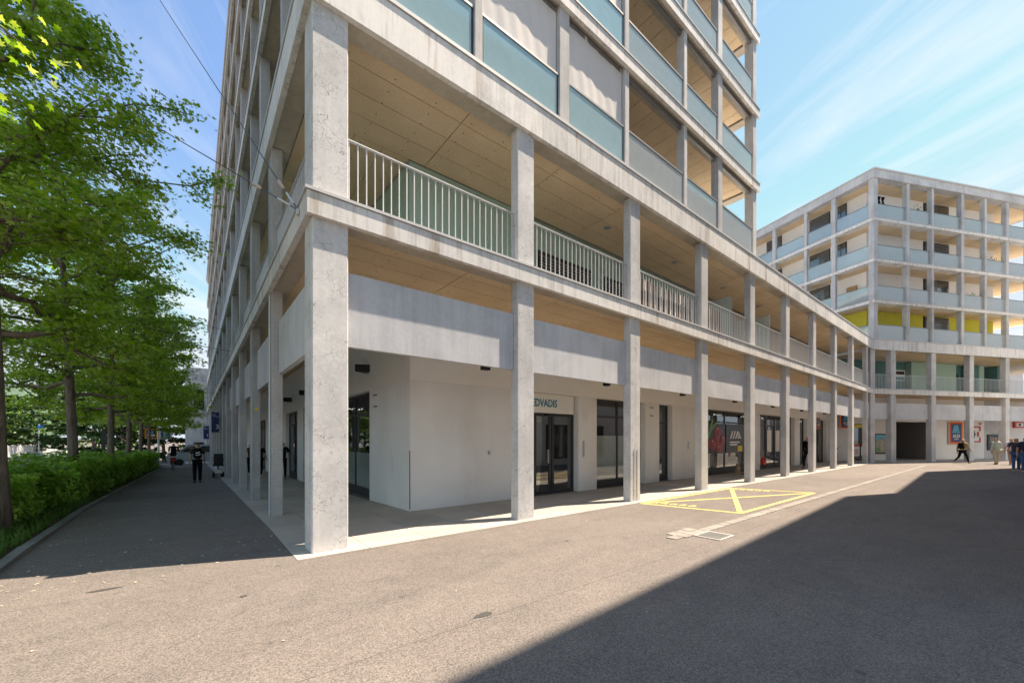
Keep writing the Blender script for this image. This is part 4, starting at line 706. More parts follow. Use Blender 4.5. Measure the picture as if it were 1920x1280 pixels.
for k, (y, r) in enumerate(((10.9, 2.25), (17.3, 2.25), (23.7, 2.4), (30.1, 2.5), (37.0, 2.5), (43.6, 2.5))):
    tree('street_tree', -2.66 - (0.12 if k else 0), y, (11.5, 11.0, 10.5, 10.5, 10.5, 10.5)[k], r, 3.1 if k else 3.5, LBL[k], leaves=(46000, 36000, 24000, 15000, 11000, 9000)[k], size=(0.14, 0.15, 0.175, 0.205, 0.23, 0.25)[k], tmpl=MAPLE if k < 2 else STAR, trunk_r=0.145 if k == 0 else 0.115, seed=k)
tree('street_tree', -4.5, 4.3, 10.8, 2.7, 4.6, 'sunlit street maple reaching in from beyond the left picture edge', leaves=16000, size=0.14, trunk_r=0.15, seed=9)
# trees of the park strip and beyond the road
FT_ = [(-22, 62, 8), (-26, 74, 9), (-21, 84, 8), (-30, 96, 10), (-24, 108, 9), (-34, 84, 10), (-18, 120, 9)]
for k, (x, y, h) in enumerate(FT_):
    tree('park_tree', x, y, h, 4.2, 1.4, ['sunlit light green tree behind the fence, ' + s for s in ('first from the left', 'second from the left', 'behind the blue sign', 'tallest of the row', 'behind the second trunk', 'farthest back', 'next to the white posts')][k], 'far', 4500, 0.55, OVAL, 0.16, 'sunlit trees beyond the road', 18, seed=20 + k)
for k, (x, y, h) in enumerate(((-6.5, 66, 10), (-3.0, 70, 12), (0.5, 74, 11), (-10, 74, 12), (-13.5, 82, 12))):
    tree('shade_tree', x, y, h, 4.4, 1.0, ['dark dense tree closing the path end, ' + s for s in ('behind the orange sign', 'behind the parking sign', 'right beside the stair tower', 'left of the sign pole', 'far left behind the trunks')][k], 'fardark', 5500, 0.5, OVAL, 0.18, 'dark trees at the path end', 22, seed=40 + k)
tree('courtyard_tree', 55.5, 3.2, 8.5, 2.2, 3.5, 'bright young tree glimpsed through the terrace of the far block', 'far', 3500, 0.3, OVAL, 0.1, None, 16, seed=60)
# hedges of clipped hornbeam beside the path
def hedge(x0, x1, y0, y1, h, n, label, size=0.085):
    t = thing('hedge', ((x0 + x1) / 2, y0, gz(0, y0)), label, 'hedge', 'clipped hedges beside the path'); st = MB(); y = y0 + 0.2
    while y < y1: st.tube([(random.uniform(x0 + .3, x1 - .3), y, gz(0, y) - 0.05), (random.uniform(x0 + .2, x1 - .2), y + random.uniform(-.15, .15), gz(0, y) + h * 0.8)], [0.02, 0.008], 5); y += 0.3
    st.build('stems', M['bark'], t, kind='stuff')
    w, l = x1 - x0, y1 - y0; areas = np.array([l * h, l * h, l * w, w * h, w * h * 0.3]); areas[0] *= 1.6; areas /= areas.sum(); f = rng.choice(5, n, p=areas); a, b = rng.uniform(0, 1, n), rng.uniform(0, 1, n); dep = np.abs(rng.normal(0, 0.07, n))
    bump = lambda p, q: 0.13 * np.sin(p * 1.7 + q * 1.1) + 0.09 * np.sin(p * 4.1 - q * 3.0) + 0.05 * np.sin(q * 7.7) + 0.05 * np.sin(p * 9.3)
    c = np.zeros((n, 3)); nr = np.zeros((n, 3))
    yy = y0 + a * l; zz = b * h * 1.0
    for i, (nx, ny, nz) in enumerate(((1, 0, 0), (-1, 0, 0), (0, 0, 1), (0, -1, 0), (0, 1, 0))):
        m = f == i; k = m.sum()
        if i == 0: c[m] = np.c_[np.full(k, x1) + bump(yy[m], zz[m]) - dep[m] - 0.25 * (zz[m] < 0.22) * rng.uniform(0, 1, k), yy[m], zz[m]]
        if i == 1: c[m] = np.c_[np.full(k, x0) - bump(yy[m], zz[m]) + dep[m], yy[m], zz[m]]
        if i == 2: xx = x0 + b[m] * w; c[m] = np.c_[xx, yy[m], h + bump(yy[m], xx) - dep[m] + 0.04]
        if i in (3, 4): xx = x0 + a[m] * w; c[m] = np.c_[xx, (y0 if i == 3 else y1) + (-1 if i == 3 else 1) * (bump(xx, zz[m]) - dep[m]), zz[m]]
        nr[m] = (nx, ny, nz)
    c[:, 2] += np.array([gz(0, q) for q in c[:, 1]]) + 0.06; nr += rng.normal(size=(n, 3)) * 0.45 + np.array([0, 0, 0.8])
    leaf_cloud('foliage', c, nr, rng.uniform(0.7, 1.4, n) * size, *OVAL, M['hedge'], t)
    MB().box(x0 + 0.3, x1 - 0.3, y0 + 0.3, y1 - 0.3, gz(0, (y0 + y1) / 2) + 0.05, gz(0, y0) + h - 0.28).build('twig_core', M['bark'], t)
hedge(-4.3, -2.62, 10.6, 15.2, 0.90, 16000, 'near clipped hedge, lower and closest to the square', 0.115); hedge(-4.2, -2.42, 15.9, 30.0, 1.10, 30000, 'middle clipped hedge, taller one along the footpath', 0.115); hedge(-4.1, -2.45, 30.6, 46.0, 1.2, 16000, 'far clipped hedge ending near the sign pole', 0.16)
# grass and ground cover at the kerb, fallen petals on the path
def grass():
    n = 4200; y = rng.uniform(5.0, 1.0, n) if 0 else 5.0 + 40 * rng.uniform(0, 1, n) ** 2.2; x = np.array([kx(q) for q in y]) - 0.14 - np.abs(rng.normal(0, 0.42, n)); c = np.c_[x, y, [gz(0, q) + 0.07 for q in y]]
    nr = np.c_[rng.normal(0, 1, n), rng.normal(0, 1, n), rng.normal(0.2, 0.25, n)]; T = [(-.04, -.5, 0), (.04, -.5, 0), (.02, .1, .05), (0, .5, .22)]
    nrm = nr / np.linalg.norm(nr, axis=1)[:, None]; up = np.array([0, 0, 1.0]); tt = np.cross(up, nrm); tt /= np.linalg.norm(tt, axis=1)[:, None]; s = rng.uniform(0.06, 0.20, n)
    V = np.zeros((n, 4, 3))
    for i, (a, b, d) in enumerate(T): V[:, i] = c + s[:, None] * (a * tt + (b + .35) * up + d * nrm)
    V = V.reshape(-1, 3); F = (np.array([(0, 1, 2), (0, 2, 3)])[None] + (np.arange(n) * 4)[:, None, None]).reshape(-1, 3); me = bpy.data.meshes.new('grass'); me.from_pydata(V.tolist(), [], F.tolist()); me.materials.append(M['grass']); put('grass', me, (0, 0, 0), kind='stuff', label='uneven grass growing along the kerb', cat='grass')
    n = 5000; y = 5.0 + 14 * rng.uniform(0, 1, n) ** 1.5; x = np.array([kx(q) for q in y]) - 0.16 - rng.uniform(0, 1, n) ** 1.3 * 1.6; c = np.c_[x, y, [gz(0, q) + 0.06 for q in y]]; c[:, 2] += rng.uniform(0, 0.07, n)
    tag(leaf_cloud('ground_cover', c, np.array([0, 0, 1.0]) + rng.normal(size=(n, 3)) * 0.5, rng.uniform(0.04, 0.09, n), *OVAL, M['grass'], None, 'stuff'), 'low leafy weeds between grass and tree trunk', 'weeds')
    n = 420; y = 6.0 + 26 * rng.uniform(0, 1, n) ** 1.6; x = -1.7 + 2.9 * rng.uniform(0, 1, n) ** 1.5; c = np.c_[x, y, [gz(0, q) + 0.007 for q in y]]
    tag(leaf_cloud('fallen_petals', c, np.array([0, 0, 1.0]) + rng.normal(size=(n, 3)) * 0.12, rng.uniform(0.02, 0.06, n), *OVAL, M['litter'], None, 'stuff'), 'pale dry petals scattered on the shaded footpath', 'petals')
    n = 60; x = rng.uniform(-1.2, 20, n); y = rng.uniform(1.2, 5.6, n); c = np.c_[x, y, np.full(n, 0.007)]
    tag(leaf_cloud('fallen_leaves', c, np.array([0, 0, 1.0]) + rng.normal(size=(n, 3)) * 0.1, rng.uniform(0.02, 0.05, n), *OVAL, M['litter'], None, 'stuff'), 'few dry leaves lying on the open square', 'leaves')
grass()
# ------------------------------------------------------------------ beyond the road
FW = thing('fence_wall', (-17, 60, -1.2), 'long low concrete wall carrying a white bar fence across the road', 'fence')
me = MB().box(-0.012, 0.012, -0.012, 0.012, -0.6, 0.6).mesh('fence_bar', M['white'])[0]
for k in range(12):
    y = 30 + 8 * k; z = gz(0, y + 4); box('wall_block', M['grey'], FW, -17.2, -16.9, y, y + 7.97, z - 0.4, z + 1.05); box('fence_rail', M['white'], FW, -17.07, -17.03, y, y + 7.97, z + 2.2, z + 2.25)
    if 50 < y < 110:
        mb = MB()
        for q in range(40): mb.box(-17.06, -17.03, y + 0.2 * q, y + 0.2 * q + 0.05, z + 1.05, z + 2.2)
        mb.build('fence_bars', M['white'], FW, kind='stuff')
    box('fence_post', M['white'], FW, -17.1, -17.0, y - 0.05, y + 0.05, z + 1.051, z + 2.4)
ST = thing('station_canopy', (-26, 70, -1.5), 'white flat canopy on posts far behind the fence', 'canopy')
box('roof', M['white'], ST, -30, -24, 52, 120, 5.6, 5.9); box('roof_edge', M['steel'], ST, -24, -23.9, 52, 120, 5.3, 5.95)
for y in (56, 72, 88, 104): box('post', M['white'], ST, -25.1, -24.9, y, y + 0.2, -1.6, 5.6)
for k, (x, y, h) in enumerate(((-8.6, 25.5, 6.5), (-15.5, 78, 5.0), (-13.5, 83, 5.2))):
    p = thing('lamp_post' if k != 1 else 'sign_post', (x, y, gz(0, y)), ['galvanised post left of the near hedge', 'post carrying a small blue road sign', 'pale post between the tree trunks'][k], 'post'); MB().tube([(x, y, gz(0, y)), (x, y, gz(0, y) + h)], 0.08, 10).build('pole', M['steel'], p)
    if k == 1: box('sign_plate', M['signblue'], p, x - 0.1, x + 0.55, y - 0.1, y - 0.04, h - 2.0, h - 1.6)
    else: box('lamp_head', M['dark'], p, x - 0.5, x + 0.1, y - 0.1, y + 0.1, gz(0, y) + h, gz(0, y) + h + 0.1)
BL = thing('information_pillar', (-4.7, 38, gz(0, 38)), 'narrow dark pillar standing behind the hedge between two trunks', 'pillar'); box('panel', M['dark'], BL, -4.79, -4.61, 37.95, 38.05, 0.2, 2.3); box('foot', M['steel'], BL, -4.75, -4.65, 37.97, 38.03, gz(0, 38), 0.2)
xs = np.linspace(-620, -110, 60); vs = [(x, 620, -5) for x in xs] + [(x, 640, 34 + 16 * math.sin(x * 0.012) + 9 * math.sin(x * 0.031 + 1) + 3 * math.sin(x * 0.11)) for x in xs] + [(x, 760, 60 + 18 * math.sin(x * 0.01 + 2)) for x in xs]
MB().add(vs, [(r * 60 + i, r * 60 + i + 1, (r + 1) * 60 + i + 1, (r + 1) * 60 + i) for r in range(2) for i in range(59)]).build('hills', M['hillside'], kind='structure', label='wooded hills on the skyline')
# wires
A = Vector((1.19, 6.50, 4.93))
CW = thing('stay_wires', A, 'two steel stay wires running from the tower corner into the street', 'wires')
def wire(b, sag, ins):
    b = Vector(b); pts = [A.lerp(b, t / 14) + Vector((0, 0, -sag * math.sin(math.pi * t / 14))) for t in range(15)]; MB().tube(pts, 0.009, 6).build('wire', M['wire'], CW)
    d = (pts[1] - A).normalized(); s = A + d * ins; MB().tube([s, s + d * 0.05, s + d * 0.12, s + d * 0.22, s + d * 0.27], [0.014, 0.03, 0.026, 0.03, 0.012], 10).build('insulator', M['porcelain'], CW, smooth=True)
    MB().tube([A + d * 0.18, A + d * 0.5], 0.016, 8).build('turnbuckle', M['steel'], CW)
def far_pt(x, y, d):
    a = (x - 960) / 751; b = (823 - y) / 751; f = Vector((.6226, .7826)); r = Vector((.7826, -.6226)); q = (f + r * a) * d; return Vector((q.x, q.y, 1.6 + b * d))
wire(A + (far_pt(305, 0, 9.5) - A) * 2.6, 0.12, 0.62); wire(A + (far_pt(100, 100, 9.0) - A) * 2.6, 0.25, 0.95)
MB().lathe([(0.001, -0.03), (0.05, -0.03), (0.05, 0.0), (0.02, 0.01), (0.02, 0.05), (0.001, 0.05)], (1.2, 6.5, 4.9), 12, 'X').build('anchor', M['steel'], CW)
for k, (y, z, b) in enumerate(((27.0, 7.6, (-7, 24, 8.6)), (19.5, 5.1, (-9, 33, 9.0)), (36.0, 4.9, (-12, 40, 8.0)))):
    o = thing('span_wire', (1.2, y, z), ['thin wire from the slab edge across the path, highest', 'thin wire from the slab edge across the path, middle', 'thin wire from the slab edge across the path, farthest'][k], 'wire'); MB().tube([Vector((1.21, y, z)).lerp(Vector(b), t / 8) + Vector((0, 0, -0.2 * math.sin(math.pi * t / 8))) for t in range(9)], 0.012, 5).build('wire', M['wire'], o)
# ------------------------------------------------------------------ signs
def street_sign(y, x0, x1, z0, z1, num, label):
    t = thing('street_number_sign', (1.25, y, (z0 + z1) / 2), label, 'sign', 'navy street number signs'); box('panel', M['navy'], t, x0, x1, y, y + 0.05, z0, z1); w = x1 - x0; h = z1 - z0
    box('bracket', M['steel'], t, x1, 1.29, y + 0.01, y + 0.04, z1 - 0.25, z1 - 0.2); box('bracket', M['steel'], t, x1, 1.29, y + 0.01, y + 0.04, z0 + 0.2, z0 + 0.25)
    lettering('number', num, h * 0.30, M['white'], (x0 + w * 0.52, y - 0.005, z0 + h * 0.18), t, (1, 0), 0.004); lettering('lettering', 'Post', h * 0.09, M['white'], (x0 + w * 0.06, y - 0.005, z0 + h * 0.84), t, (1, 0)); lettering('lettering', 'Strasse', h * 0.09, M['white'], (x0 + w * 0.2, y - 0.005, z0 + h * 0.75), t, (1, 0))
street_sign(31.2, 0.88, 1.27, 2.03, 3.30, '3', 'larger navy sign with a white 3 projecting from a column'); street_sign(51.5, 0.80, 1.26, 1.62, 2.95, '1', 'smaller navy sign with a white 1 farther along the columns')
def market_sign(fr, u0, u1, z0, z1, v, label, group='market logo signs', full=True):
    """orange edge, red field, navy centre, striped letter mark and name"""
    w, h = u1 - u0, z1 - z0; c = fr.p((u0 + u1) / 2, v, (z0 + z1) / 2); t = thing('shop_sign', c, label, 'sign', group); b = lambda n, m, a0, a1, c0, c1, k: MB().box(u0 + w * a0, u0 + w * a1, v - 0.006 * k, v - 0.006 * (k - 1) - 0.001, z0 + h * c0, z0 + h * c1, fr).build(n, M[m], t)
    MB().box(u0 + 0.01, u1 - 0.01, v, v + 0.10, z0 + 0.01, z1 - 0.01, fr).build('casing', M['silver'], t); b('border', 'orange', 0, 1, 0, 1, 1); b('field', 'red', 0.07, 0.93, 0.05, 0.95, 2); b('centre', 'navy', 0.15, 0.85, 0.11, 0.89, 3)
    for k in range(3):
        x = 0.22 + 0.10 * k; MB().add([fr.p(u0 + w * (x + s), v - 0.0215, z0 + h * zz) for s, zz in ((0, 0.50), (0.07, 0.50), (0.21, 0.84), (0.14, 0.84))], [(0, 1, 2, 3)]).build('stripe', M['cyan'], t)
    for k in range(3): b('step_bar', 'cyan', 0.55, 0.66 + 0.04 * (2 - k), 0.51 + 0.09 * k, 0.56 + 0.09 * k, 4)
    p = fr.p(u0 + w * 0.5, v - 0.020, z0 + h * 0.30); lettering('name', 'ALDI', h * 0.20, M['white'], p, t, fr.e, 0.006, 0.95 * w / h * 1.25, 'CENTER'); p = fr.p(u0 + w * 0.5, v - 0.020, z0 + h * 0.20); lettering('name', 'SUISSE', h * 0.085, M['white'], p, t, fr.e, 0.002, 1.2 * w / h * 1.2, 'CENTER')
market_sign(FB, 10.75, 12.28, 1.20, 3.0, 2.17, 'large upright market logo sign on the white wall by the passage')
market_sign(FB, -0.42, 0.72, 2.38, 3.5, 1.95, 'square market logo sign beside the poster windows')
market_sign(Fr((32.75, 8.33), (1, 0)), 0, 0.8, 2.30, 3.05, -0.01, 'small market logo sign over the far glass door')
def red_sign(u0, u1, z0, z1, label, word):
    t = thing('shop_sign', FB.p((u0 + u1) / 2, 2.2, z0), label, 'sign'); w = u1 - u0; h = z1 - z0; q = lambda n, m, a, b, c, d, k: MB().box(u0 + w * a, u0 + w * b, 2.2 - 0.008 * k, 2.2 - 0.008 * (k - 1), z0 + h * c, z0 + h * d, FB).build(n, M[m], t)
    MB().box(u0, u1, 2.2, 2.29, z0, z1, FB).build('panel', M['white'], t); q('frame_bar', 'red', 0.1, 0.9, 0.70, 0.76, 1); q('frame_bar', 'red', 0.1, 0.9, 0.08, 0.14, 1); q('frame_side', 'red', 0.8, 0.9, 0.55, 0.70, 1); q('frame_side', 'red', 0.8, 0.9, 0.14, 0.30, 1); q('frame_notch', 'red', 0.68, 0.8, 0.32, 0.53, 1); q('mark', 'black', 0.42, 0.55, 0.28, 0.56, 1); q('mark', 'black', 0.40, 0.62, 0.40, 0.45, 2)
    lettering('name', word, h * 0.17, M['red'], FB.p(u1 - 0.06, 2.19, z0 + h * 0.82), t, FB.e, 0.006, 1.0, 'RIGHT')
red_sign(12.6, 14.5, 1.18, 3.12, 'white panel with a red bracket emblem beside a column', 'ler'); 
rs_ = thing('shop_sign', FB.p(18.6, 2.2, 2.8), 'small red and black emblem sign at the right picture edge', 'sign'); MB().box(18.2, 19.4, 2.15, 2.28, 2.55, 3.05, FB).build('panel', M['red'], rs_); MB().box(18.4, 19.2, 2.14, 2.148, 2.65, 2.95, FB).build('field', M['white'], rs_); MB().box(18.6, 18.9, 2.13, 2.138, 2.7, 2.9, FB).build('mark', M['black'], rs_)
SC = thing('advertising_screen', FB.p(3.85, 2.25, 1.2), 'black framed poster screen with a colourful picture on the grey wall', 'screen'); MB().box(3.2, 4.4, 2.2, 2.29, 0.5, 2.0, FB).build('frame', M['black'], SC); MB().box(3.27, 4.33, 2.19, 2.199, 0.6, 1.92, FB).build('picture', M['poster'], SC)
for k, (a, b, z0, z1, m_) in enumerate(((3.3, 4.3, 1.6, 1.9, 'cyan'), (3.75, 4.05, 0.8, 1.75, 'creamc'), (3.3, 3.7, 0.65, 0.95, 'leafprint'), (4.05, 4.3, 0.7, 1.1, 'skin'))): MB().box(a, b, 2.184, 2.189 - 0.001 * k, z0, z1, FB).build('picture_patch', M[m_], SC)
AT = thing('ticket_machine', FB.p(16, 2.3, 1.2), 'dark cash machine let into the grey wall behind the walkers', 'machine'); MB().box(15.3, 16.5, 2.28, 2.355, 0.7, 2.0, FB).build('panel', M['dark'], AT); MB().box(15.5, 16.0, 2.27, 2.278, 1.3, 1.8, FB).build('screen', M['louvre'], AT); MB().box(16.1, 16.4, 2.26, 2.278, 0.9, 1.3, FB).build('keypad', M['silver'], AT)
# shop-window poster with tomatoes
PO = thing('window_poster', (20, 8.5, 1.6), 'dark window poster showing red tomatoes and green leaves', 'poster')
box('poster_sheet', M['posterdark'], PO, 17.15, 19.58, 8.52, 8.536, 0.95, 2.32); box('poster_sheet', M['posterdark'], PO, 19.72, 21.9, 8.52, 8.536, 0.95, 2.32)
def disc(nm, m_, x, z, rx, rz, y=8.505, rot=0.0):
    n = 20; c, s = math.cos(rot), math.sin(rot); vs = [(x, y - 0.006, z)] + [(x + c * rx * math.cos(2 * math.pi * k / n) - s * rz * math.sin(2 * math.pi * k / n), y + 0.004, z + s * rx * math.cos(2 * math.pi * k / n) + c * rz * math.sin(2 * math.pi * k / n)) for k in range(n)]
    MB().add(vs, [(0, 1 + k, 1 + (k + 1) % n) for k in range(n)]).build(nm, M[m_], PO)
for k, (x, z, rx, rz) in enumerate(((18.9, 1.95, .42, .22), (18.35, 1.38, .42, .27), (19.0, 1.22, .36, .25), (19.35, 1.55, .25, .26), (18.75, 1.62, .3, .2))): disc('tomato', 'tomato', x, z, rx, rz, 8.508 - 0.002 * k)
for k, (x, z) in enumerate(((18.35, 1.45), (18.95, 1.2), (18.85, 2.02), (19.4, 1.62))): disc('highlight', 'creamc', x - 0.05, z + 0.05, 0.06, 0.035, 8.494 - 0.001 * k)
for x, z, rx, rz, ro in ((18.15, 2.05, .5, .09, 1.1), (17.95, 1.75, .45, .1, 0.8), (18.5, 2.2, .35, .07, 0.6)): disc('leaf', 'leafprint', x, z, rx, rz, 8.512, ro)
for k in range(3): MB().add([(20.1 + 0.28 * k + s, 8.512, z) for s, z in ((0, 1.62), (0.14, 1.62), (0.4, 2.0), (0.26, 2.0))], [(0, 1, 2, 3)]).build('stripe', M['white'], PO)
for k in range(3): box('step_bar', M['white'], PO, 20.95, 21.2 + 0.08 * (2 - k), 8.508, 8.514, 1.64 + 0.11 * k, 1.71 + 0.11 * k)
box('price_tag', M['yellowprint'], PO, 20.95, 21.45, 8.50, 8.514, 1.0, 1.28)
for k in range(2): box('text_line', M['white'], PO, 20.1, 20.9 + 0.3 * k, 8.508, 8.514, 1.30 + 0.12 * k, 1.37 + 0.12 * k)
DP = thing('door_poster', (25.3, 8.5, 1.5), 'pale notices hung inside the glass doors', 'poster'); box('sheet', M['cream'], DP, 24.75, 25.35, 8.515, 8.535, 0.9, 2.1); box('sheet', M['cream'], DP, 26.0, 26.6, 8.515, 8.535, 0.9, 2.1)
# sign pole at the path end
SP = thing('sign_pole', (-2.35, 46, gz(0, 46)), 'white pole carrying an orange market sign and a parking sign', 'sign pole')
MB().tube([(-2.35, 46, gz(0, 46)), (-2.35, 46, 3.3)], 0.07, 10).build('pole', M['white'], SP)
def psign(x0, x1, z0, z1, parts):
    for k, (nm, m_, a, b, c, d) in enumerate(parts): box(nm, M[m_], SP, x0 + (x1 - x0) * a, x0 + (x1 - x0) * b, 45.85 - 0.01 * k, 45.9 - 0.01 * k - 0.001, z0 + (z1 - z0) * c, z0 + (z1 - z0) * d)
psign(-3.22, -2.42, 1.66, 2.48, (('market_border', 'orange', 0, 1, 0, 1), ('market_field', 'navy', .12, .88, .1, .9), ('market_mark', 'cyan', .22, .7, .5, .8), ('market_name', 'white', .18, .82, .24, .42)))
psign(-2.28, -1.50, 1.62, 2.46, (('parking_border', 'white', 0, 1, 0, 1), ('parking_field', 'signblue', .1, .9, .28, .92), ('parking_letter', 'white', .36, .50, .36, .84), ('parking_letter', 'white', .5, .72, .58, .84), ('parking_base', 'dark', .1, .9, .06, .24), ('parking_light', 'green', .3, .7, .08, .22)))
for z, x in ((0.55, -2.75), (0.2, -2.62)): MB().lathe([(0.001, 0), (0.2, 0), (0.2, 0.02), (0.001, 0.02)], (x, 45.8, z), 18, 'Y').build('traffic_sign', M['red'], SP); MB().lathe([(0.001, -.006), (0.14, -.006), (0.14, -0.001)], (x, 45.8, z), 18, 'Y').build('traffic_sign', M['white'], SP)
MB().tube([(-1.6, 46.1, 2.0), (-0.6, 47.5, 0.2)], 0.03, 6).build('stay', M['wood'], SP); MB().tube([(-3.1, 46.1, 1.8), (-2.6, 46.0, 0.9)], 0.025, 6).build('stay', M['wood'], SP)

# ------------------------------------------------------------------ people
def skin_obj(name, verts, edges, rad, mat, parent, loc=(0, 0, 0), roots=(0,), lev=1):
    me = bpy.data.meshes.new(name); me.from_pydata([tuple(v) for v in verts], edges, []); me.materials.append(mat); o = bpy.data.objects.new(name, me); COL.objects.link(o)
    if parent: o.parent = parent
    else: o.location = loc
    WLOC[o.name] = Vector(loc); sk = o.modifiers.new('skin', 'SKIN'); sk.use_smooth_shade = True
    if not me.skin_vertices: 
        bpy.context.view_layer.objects.active = o
    for i, r_ in enumerate(rad): me.skin_vertices[0].data[i].radius = (r_, r_) if not isinstance(r_, tuple) else r_
    for i in range(len(verts)): me.skin_vertices[0].data[i].use_root = i in roots
    sb = o.modifiers.new('sub', 'SUBSURF'); sb.levels = lev; sb.render_levels = lev; return o
def person(loc, rot, H, label, shirt, legs, shoes, hair, hairlen=0.0, stride=0.25, arms=(0.25, -0.25), elbow=(0.3, 0.3), sleeve=1, bag=None, group=None, legw=1.0, sit=False, lean=0.0, bare_legs=False, skin='skin', trunkw=1.0, spread=0.0, shortl=False):
    """standing or walking figure facing local +y"""
    V = Vector; hipz = 0.515 * H if not sit else 0.30 * H
    J = dict(pel=V((0, 0, hipz)), waist=V((0, lean * 0.3, hipz + 0.09 * H)), chest=V((0, lean * 0.8, hipz + 0.21 * H)), nb=V((0, lean, hipz + 0.305 * H)), neck=V((0, lean * 1.1 + 0.004 * H, hipz + 0.34 * H)), head=V((0, lean * 1.2 + 0.018 * H, hipz + 0.385 * H)), top=V((0, lean * 1.2 + 0.010 * H, hipz + 0.445 * H)))
    for s, sd in ((-1, 'l'), (1, 'r')):
        k = 0 if s < 0 else 1; a = arms[k]; sh = J['nb'] + V((s * 0.105 * H * trunkw, 0, -0.025 * H)); el = sh + V((s * (0.03 + spread) * H, math.sin(a) * 0.165 * H, -math.cos(a) * 0.165 * H)); a2 = a + elbow[k]; wr = el + V((s * 0.01 * H, math.sin(a2) * 0.145 * H, -math.cos(a2) * 0.145 * H)); hd = wr + V((0, math.sin(a2 + .1) * 0.05 * H, -math.cos(a2 + .1) * 0.05 * H))
        J.update({'sh' + sd: sh, 'el' + sd: el, 'wr' + sd: wr, 'hd' + sd: hd})
        g = stride * s; hp = J['pel'] + V((s * 0.05 * H, 0, -0.02 * H))
        if sit: kn = hp + V((0, 0.24 * H, 0.0)); an = kn + V((0, 0.02 * H, -0.25 * H))
        else: kn = hp + V((s * 0.004 * H, math.sin(g + 0.10) * 0.245 * H, -math.cos(g + 0.10) * 0.245 * H)); g2 = g - 0.12 - (0.45 if g < -0.3 else 0.0); an = kn + V((0, math.sin(g2) * 0.235 * H, -math.cos(g2) * 0.235 * H))
        to = an + V((s * 0.012 * H, 0.095 * H, -0.022 * H)); hl = an + V((0, -0.03 * H, -0.025 * H)); J.update({'hp' + sd: hp, 'kn' + sd: kn, 'an' + sd: an, 'to' + sd: to, 'hl' + sd: hl})
    low = min(J['anl'].z, J['anr'].z) - 0.04 * H
    for k in J: J[k] = J[k] - V((0, 0, low))
    rr = dict(pel=(.082, .062), waist=(.072, .055), chest=(.088, .06), nb=.045, neck=.032, head=(.046, .052), top=.040, sh=.036, el=.024, wr=.017, hd=.019, hp=.05, kn=.032, an=.021, to=.019, hl=.021)
    def chain(keys_edges, infl, scale=1.0, ov={}):
        ks = []; es = []
        for a, b in keys_edges:
            for q in (a, b):
                if q not in ks: ks.append(q)
            es.append((ks.index(a), ks.index(b)))
        def rad(q):
            base = q if q in rr else q[:-1]; v = ov.get(base, rr[base]); return tuple(x * H * scale * (trunkw if base in ('pel', 'waist', 'chest') else 1) + infl for x in v) if isinstance(v, tuple) else v * H * scale + infl
        return ks, [J[q] for q in ks], es, [rad(q) for q in ks]
    core = [('pel', 'waist'), ('waist', 'chest'), ('chest', 'nb'), ('nb', 'neck'), ('neck', 'head'), ('head', 'top')]
    arm = lambda d: [('nb', 'sh' + d), ('sh' + d, 'el' + d), ('el' + d, 'wr' + d), ('wr' + d, 'hd' + d)]; leg = lambda d: [('pel', 'hp' + d), ('hp' + d, 'kn' + d), ('kn' + d, 'an' + d), ('an' + d, 'to' + d)]
    ks, vs, es, rd = chain(core + arm('l') + arm('r') + leg('l') + leg('r'), 0.0)
    for d, s in (('l', -1), ('r', 1)):      # fingers and thumb
        h = J['hd' + d]; w = J['wr' + d]; t = (h - w).normalized(); hi = ks.index('hd' + d)
        for f_, (ox, ln) in enumerate(((-.018, .040), (-.006, .046), (.006, .044), (.018, .036))):
            b = len(vs); p = h + V((0, ox * H * 0.9, 0)) + t * 0.018 * H; vs += [p, p + t * ln * H * 0.55 + V((-s * 0.004 * H, 0, 0)), p + t * ln * H + V((-s * 0.012 * H, 0, 0))]; es += [(hi, b), (b, b + 1), (b + 1, b + 2)]; rd += [.0055 * H, .005 * H, .004 * H]
        b = len(vs); vs += [w + t * 0.018 * H + V((0, 0.020 * H, 0)), w + t * 0.045 * H + V((-s * .004 * H, 0.032 * H, 0))]; es += [(hi, b), (b, b + 1)]; rd += [.006 * H, .005 * H]
    hd = ks.index('head'); b = len(vs); vs += [J['head'] + V((0, 0.056 * H, -0.004 * H)), J['head'] + V((-.050 * H, 0, 0)), J['head'] + V((.050 * H, 0, 0))]; es += [(hd, b), (hd, b + 1), (hd, b + 2)]; rd += [.008 * H, .010 * H, .010 * H]
    body = skin_obj('person', vs, es, rd, M[skin], None, loc); body.rotation_euler = (0, 0, rot); tag(body, label, 'person', group)
    sl = (lambda d: [('nb', 'sh' + d), ('sh' + d, 'el' + d)] + ([('el' + d, 'wr' + d)] if sleeve > 1 else []))
    J['low'] = J['pel'] - V((0, 0, 0.045 * H)); rr['low'] = (.084, .064)
    k2, v2, e2, r2 = chain([('low', 'pel'), ('pel', 'waist'), ('waist', 'chest'), ('chest', 'nb')] + (sl('l') + sl('r') if sleeve else []), 0.014); 
    if sleeve == 1:
        for q in ('ell', 'elr'): i = k2.index(q); s_ = k2.index('sh' + q[-1]); v2[i] = v2[s_].lerp(v2[i], 0.75); r2[i] = r2[i] + 0.014
    skin_obj('shirt', v2, e2, r2, M[shirt], body)
    k3, v3, e3, r3 = chain([('pel', 'hpl'), ('hpl', 'knl'), ('knl', 'anl'), ('pel', 'hpr'), ('hpr', 'knr'), ('knr', 'anr')], 0.012, legw)
    if shortl:
        for q in ('anl', 'anr'): i = k3.index(q); v3[i] = v3[k3.index('kn' + q[-1])].lerp(v3[i], 0.1)
    skin_obj('trousers', v3, e3, r3, M[legs], body)
